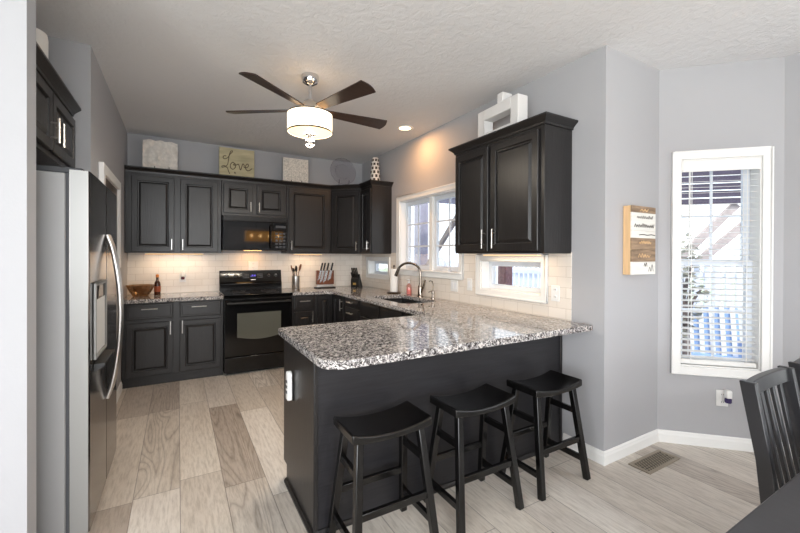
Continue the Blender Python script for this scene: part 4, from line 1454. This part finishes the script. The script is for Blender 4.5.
def script(P, y, r, mb):
    mb.tube([(x, y, z) for x, z in smoothpts(P)], r, 6)
    return mb


# the image board runs x: 115..590, y: 95..500 in the studied crop
cvt = lambda L: [((px_ - 357) / 465 * 0.41, 0.078 + (481 + (px_ - 357) * 0.09 - py_) / 365 * 0.335) for px_, py_ in L]
sc = MB()
script(cvt([(215, 215), (185, 215), (175, 240), (200, 255), (235, 235), (265, 190), (290, 165), (295, 145), (275, 150), (255, 195), (245, 260), (235, 320), (215, 350), (180, 345), (160, 355), (165, 370), (200, 360), (230, 375), (245, 420), (262, 455)]), -0.0215, 0.0048, sc)
script(cvt([(330, 325), (300, 298), (270, 330), (275, 378), (308, 392), (335, 360), (328, 315), (310, 335), (345, 335), (370, 322), (385, 350), (402, 402), (420, 350), (432, 318), (448, 330), (452, 365), (485, 368), (508, 345), (498, 318), (474, 335), (470, 380), (495, 410), (525, 405), (555, 380)]), -0.0215, 0.0054, sc)
script(cvt([(325, 430), (335, 440), (330, 452), (322, 440), (325, 430)]), -0.0215, 0.004, sc)
sc.build('lettering', M['ink'], ls)

# mosaic panel
mp_ = thing('textured_plaque', 'square cream plaque with a pitted mosaic face above the single door cabinet', 'plaque', (1.372, 5.205, UT + 0.012))
MB().box(-0.17, 0.17, -0.03, 0, 0, 0.385).build('panel', M['plaster'], mp_, bev=0.003)
MB().box(-0.158, 0.158, -0.034, -0.03, 0.012, 0.373).build('mosaic_face', M['mosaic'], mp_)
easel('small black easel under the mosaic plaque', 1.375, 5.205, 0.07)
# plate
gp = thing('display_plate', 'clear ribbed glass plate standing in the corner above the diagonal cabinet', 'plate', (2.045, 5.19, UT + 0.10))
mxp = Matrix.Translation((0, 0, 0.195)) @ Matrix.Rotation(R(82), 4, 'X')
MB().lathe([(0, 0), (0.10, 0), (0.115, 0.012), (0.185, 0.024), (0.195, 0.028), (0.193, 0.032), (0.183, 0.029), (0.11, 0.018), (0.098, 0.006), (0, 0.006)], 48, mx=mxp).build('plate_disc', M['plateglass'], gp, ang=0.2)
MB().tube([(0.19 * math.cos(2 * PI * k / 48), 0.19 * math.sin(2 * PI * k / 48), 0.031) for k in range(48)], 0.004, 6, mx=mxp, closed=True).build('rim', M['plateglass'], gp)
ez = thing('plate_easel', 'small black easel holding the clear glass plate', 'easel', (2.045, 5.17, UT))
for s in (-1, 1):
    MB().tube([(s * 0.075, 0.1, 0.002), (s * 0.075, 0.07, 0.085), (s * 0.075, -0.03, 0.088), (s * 0.075, -0.045, 0.16), (s * 0.075, -0.04, 0.17)], 0.0045, 8).build('prong', M['blackmat'], ez)
MB().tube([(-0.075, 0.07, 0.08), (0.075, 0.07, 0.08)], 0.004, 8).build('crossbar', M['blackmat'], ez)
# lattice vase
vz = thing('lattice_vase', 'tall white lattice vase with the shade of its slots painted dark at the corner cabinet end', 'vase', (2.285, 4.62, UT + 0.001))
vr = lambda z: 0.068 - 0.026 * max(0, z / 0.40) ** 2
MB().lathe([(0, 0)] + [(vr(0.40 * i / 16), 0.40 * i / 16) for i in range(17)] + [(0.04, 0.40), (0.04, 0.37), (0, 0.37)], 32).build('vase_body', M['ceramic'], vz)
mb = MB()
for row in range(7):
    z0 = 0.03 + row * 0.052
    for k in range(7):
        a_ = 2 * PI * (k + 0.5 * (row % 2)) / 7
        rr = vr(z0 + 0.018) + 0.0006
        mb.box(-0.0035, 0.0012, -0.015, 0.015, 0, 0.038, Matrix.Rotation(a_, 4, 'Z') @ Matrix.Translation((rr - 0.001, 0, z0)))
mb.build('slots', M['ink_slotshade'], vz, smooth=False)  # dark plates on the solid body stand in for shaded openings

# white block sculpture
sp_ = thing('block_sculpture', 'white rectangular ring sculpture with a stub on top, above the peninsula cabinet', 'sculpture', (2.245, 2.265, UT + 0.001), R(-93))
mb = MB()
frame(mb, -0.235, 0.235, 0, 0.31, 0.08, -0.05, 0.05, wb=0.115, wt=0.085)
mb.box(0.005, 0.07, -0.05, 0.05, 0.31, 0.385)
mb.build('ring_block', M['sculpt'], sp_, bev=0.006, seg=3)

# ------------------------------------------------------------------ wall sign of planks
ws = thing('plank_sign', 'wooden plank sign with brown and white boards and script on the short grey wall', 'sign', (2.79, YR, 1.252))
mb = MB()
MB().box(-0.15, 0.148, -0.05, -0.001, 0, 0.47).build('backing_frame', M['plankside'], ws, bev=0.002)
rows = [(0.0, 0.088, 'plankwhite'), (0.089, 0.17, 'plankbrown'), (0.171, 0.25, 'plankbrown'), (0.251, 0.30, 'plankwhite'), (0.301, 0.425, 'plankwhite'), (0.426, 0.47, 'plankbrown')]
for za, zb, mt in rows:
    MB().box(-0.15, 0.150, -0.060, -0.050, za, zb).build('plank', M[mt], ws, bev=0.0015)


def scribble(x0, x1, z, h, n, mb, r=0.0022, y=-0.0605):
    P = []
    for i in range(n):
        u = x0 + (x1 - x0) * i / (n - 1)
        P.append((u, z + (h if i % 2 else 0) * random.uniform(0.5, 1.0)))
    mb.tube([(x, y, zz_) for x, zz_ in smoothpts(P, 4)], r, 5)


for args, mt in (((-0.09, 0.11, 0.385, 0.024, 18), 'ink_slotshade'), ((-0.12, 0.125, 0.325, 0.03, 22, 0.0028), 'ink_slotshade'), ((-0.06, 0.14, 0.272, 0.006, 5, 0.003), 'ink_slotshade'),
                 ((0.0, 0.04, 0.055, 0.03, 5), 'ink_slotshade'), ((0.06, 0.12, 0.02, 0.055, 5, 0.0018), 'ink_slotshade'),
                 ((-0.06, 0.09, 0.212, 0.022, 16), 'plankside'), ((-0.07, 0.08, 0.118, 0.03, 10), 'plankside'), ((-0.05, 0.05, 0.437, 0.02, 6, 0.004), 'plankside')):
    mb = MB()
    scribble(*args[:5], mb, *(args[5:]))
    mb.build('lettering', M[mt], ws)

# ------------------------------------------------------------------ dining pendant behind the camera (seen only in reflections)
ch = thing('dining_chandelier', 'linear chandelier over the dining table behind the camera', 'light', (1.9, -0.2, CEIL))
MB().lathe([(0, 0), (0.06, 0), (0.06, -0.02), (0, -0.03)], 24).build('canopy', M['bronze'], ch)
for sx in (-0.2, 0.2):
    MB().cyl((sx, 0, -0.005), (sx, 0, -0.78), 0.006).build('rod', M['bronze'], ch)
MB().box(-0.47, 0.47, -0.05, 0.05, -0.795, -0.78).build('frame', M['bronze'], ch, bev=0.003)
MB().box(-0.46, 0.46, -0.045, 0.045, -1.06, -0.796).build('glass_shade', M['pendantglow'], ch, bev=0.01)
for xx in (-0.32, -0.107, 0.107, 0.32):
    MB().lathe([(0, -0.03)] + [(0.028 * math.sin(PI * k / 8), -0.03 * math.cos(PI * k / 8)) for k in range(1, 8)] + [(0, 0.03)], 16, (xx, 0.052, -0.92)).build('bulb', M['pendantbulb'], ch)

# ------------------------------------------------------------------ outside
struct(MB().box(-30, 40, -30, 45, -0.5, -0.35).build('trim_3', M['grass'], smooth=False), 'lawn outside the windows', 'ground')
struct(MB().box(2.75, 9.5, -2.0, 9.5, -0.35, -0.25).build('trim_4', M['deck'], smooth=False), 'blue grey deck outside the windows', 'deck')


def picket_fence(label, p0, p1, h, z0=-0.25, gap=0.13, w=0.07):
    p0, p1 = Vector(p0), Vector(p1)
    ln = (p1 - p0).length
    o = thing('picket_fence', label, 'fence', (p0.x, p0.y, z0), math.atan2(p1.y - p0.y, p1.x - p0.x))
    mb = MB()
    x = 0.0
    while x < ln:
        mb.prism([(x, 0), (x + w, 0), (x + w, h - 0.05), (x + w / 2, h), (x, h - 0.05)], -0.012, 0.012, Matrix(((1, 0, 0, 0), (0, 0, -1, 0), (0, 1, 0, 0), (0, 0, 0, 1))))
        x += gap
    mb.build('pickets', M['fence'], o, smooth=False)
    for zr in (0.2, h - 0.25):
        MB().box(0, ln, 0.013, 0.05, zr, zr + 0.08).build('rail', M['fence'], o, smooth=False)
    n = max(2, int(ln / 2.0) + 1)
    for i in range(n):
        xx = ln * i / (n - 1)
        MB().box(xx - 0.05, xx + 0.05, 0.051, 0.15, 0, h + 0.06).build('post', M['fence'], o, smooth=False)
    return o


picket_fence('white picket fence beyond the kitchen windows', (9.3, 9.2, 0), (9.3, 16.5, 0), 1.38)
picket_fence('white picket fence beyond the small window under the cabinet', (6.4, 4.9, 0), (6.4, 8.6, 0), 1.50)
picket_fence('white picket fence beyond the bay window', (5.75, 3.55, 0), (7.65, 1.65, 0), 1.55)
pp = thing('porch_post', 'thick lavender grey porch post with a diagonal brace outside the kitchen window', 'post', (4.15, 6.35, -0.25))
MB().box(-0.1, 0.1, -0.10, 0.10, 0, 3.15).build('post', M['post'], pp, smooth=False)
MB().beam((0, -0.10, 1.30), (0, -1.40, 2.54), 0.06, 0.08).build('brace', M['brace'], pp, smooth=False)
tag(MB().box(3.4, 5.2, 3.6, 5.75, 2.34, 2.46).build('porch_roof', M['soffit'], smooth=False), 'plum grey porch roof outside the kitchen window', 'roof')
tag(MB().box(4.95, 5.1, 4.86, 5.06, -0.25, 1.25).build('porch_pier', M['brickred'], smooth=False), 'dull red brick pier outside the small window', 'pier')
pg = thing('garden_pergola', 'dark slatted pergola outside the bay window', 'pergola', (6.6, 2.6, -0.25), R(-45))
mb = MB()
for i in range(9):
    mb.box(-1.2, 1.2, -0.15 - 0.02 * i, -0.11 - 0.02 * i, 2.36 + 0.10 * i, 2.445 + 0.10 * i)
mb.build('slats', pri('dark_slat', (74, 66, 84), 0.8), pg, smooth=False)
for sx in (-1.1, 1.1):
    MB().box(sx - 0.05, sx + 0.05, -0.1, 0.0, 0, 3.3).build('post', M['brace'], pg, smooth=False)
    pass
MB().beam((-0.55, -0.05, 1.35), (0.35, -0.05, 2.36), 0.08, 0.10).build('brace', M['brace'], pg, smooth=False)
MB().beam((-0.1, -0.05, 1.55), (0.75, -0.05, 2.36), 0.08, 0.10).build('brace', M['brace'], pg, smooth=False)


def tree(label, loc, h, r, n, seed):
    rn = random.Random(seed)
    o = thing('garden_tree', label, 'tree', loc)
    tr = MB().tube([(0, 0, 0), (0.03, 0.02, h * 0.4), (0, 0.05, h * 0.75)], 0.09, 8, 0.03)
    for k in range(9):
        a_ = rn.uniform(0, 2 * PI)
        z_ = h * rn.uniform(0.3, 0.65)
        tr.tube([(0.02, 0.02, z_), (math.cos(a_) * r * 0.4, math.sin(a_) * r * 0.4, z_ + h * 0.12), (math.cos(a_) * r * 0.8, math.sin(a_) * r * 0.8, z_ + h * 0.2)], 0.03, 6, 0.008)
    tr.build('trunk', M['bark'], o)
    lf = MB()
    for k in range(n):
        while True:
            p = Vector((rn.uniform(-1, 1), rn.uniform(-1, 1), rn.uniform(-1, 1)))
            if p.length < 1:
                break
        p = Vector((p.x * r, p.y * r, h * 0.68 + p.z * h * 0.34))
        mx = Matrix.Translation(p) @ Matrix.Rotation(rn.uniform(0, 6.3), 4, 'Z') @ Matrix.Rotation(rn.uniform(-1.2, 1.2), 4, 'X')
        lf.prism([(-0.04, 0), (0, -0.025), (0.05, 0), (0, 0.025)], -0.001, 0.001, mx)
    lf.build('foliage', M['leaf'], o, smooth=False)
    return o


tree('sparse shrub like tree outside the left side of the bay window', (5.2, 2.25, -0.25), 1.9, 0.22, 260, 3)
tree('loose garden tree beyond the pergola', (9.5, 5.0, -0.35), 3.2, 1.0, 500, 5)
hs = thing('neighbour_house', 'pale sided house wall far beyond the bay window', 'house', (9.5, -1.2, -0.35), R(-20))
MB().box(0, 5, 0, 5, 0, 4.5).build('wall', M['siding'], hs, smooth=False)
MB().prism([(-0.3, 4.5), (5.3, 4.5), (2.5, 6.2)], -0.3, 5.3, Matrix(((1, 0, 0, 0), (0, 0, 1, 0), (0, 1, 0, 0), (0, 0, 0, 1)))).build('roof', M['soffit'], hs, smooth=False)


def lounge(label, loc, rz):
    o = thing('deck_chair', label, 'chair', loc, rz)
    for k in range(5):
        MB().beam((-0.22 + 0.11 * k, 0.0, 0.34), (-0.22 + 0.11 * k, 0.26, 0.98), 0.05, 0.02).build('back_slat', M['fence'], o, smooth=False)
    MB().beam((0, 0.022, 0.30), (0, 0.285, 0.95), 0.56, 0.012).build('back_panel', M['loungewood'], o, smooth=False)
    MB().box(-0.27, 0.27, -0.5, 0.02, 0.33, 0.36).build('seat', M['loungewood'], o, smooth=False)
    for s in (-1, 1):
        MB().box(s * 0.31 - 0.04, s * 0.31 + 0.04, -0.5, 0.12, 0.55, 0.575).build('arm', M['fence'], o, smooth=False)
        MB().box(s * 0.29 - 0.02, s * 0.29 + 0.02, -0.48, -0.40, 0, 0.55).build('leg', M['loungewood'], o, smooth=False)
        MB().beam((s * 0.29, 0.12, 0.55), (s * 0.29, 0.30, 0.0), 0.04, 0.06).build('leg', M['loungewood'], o, smooth=False)
    return o


lounge('white slatted deck chair with blue seat outside the bay window', (6.0, 2.26, -0.25), R(-62))
lounge('white slatted deck chair farther along the deck outside the bay window', (6.45, 1.05, -0.25), R(-75))
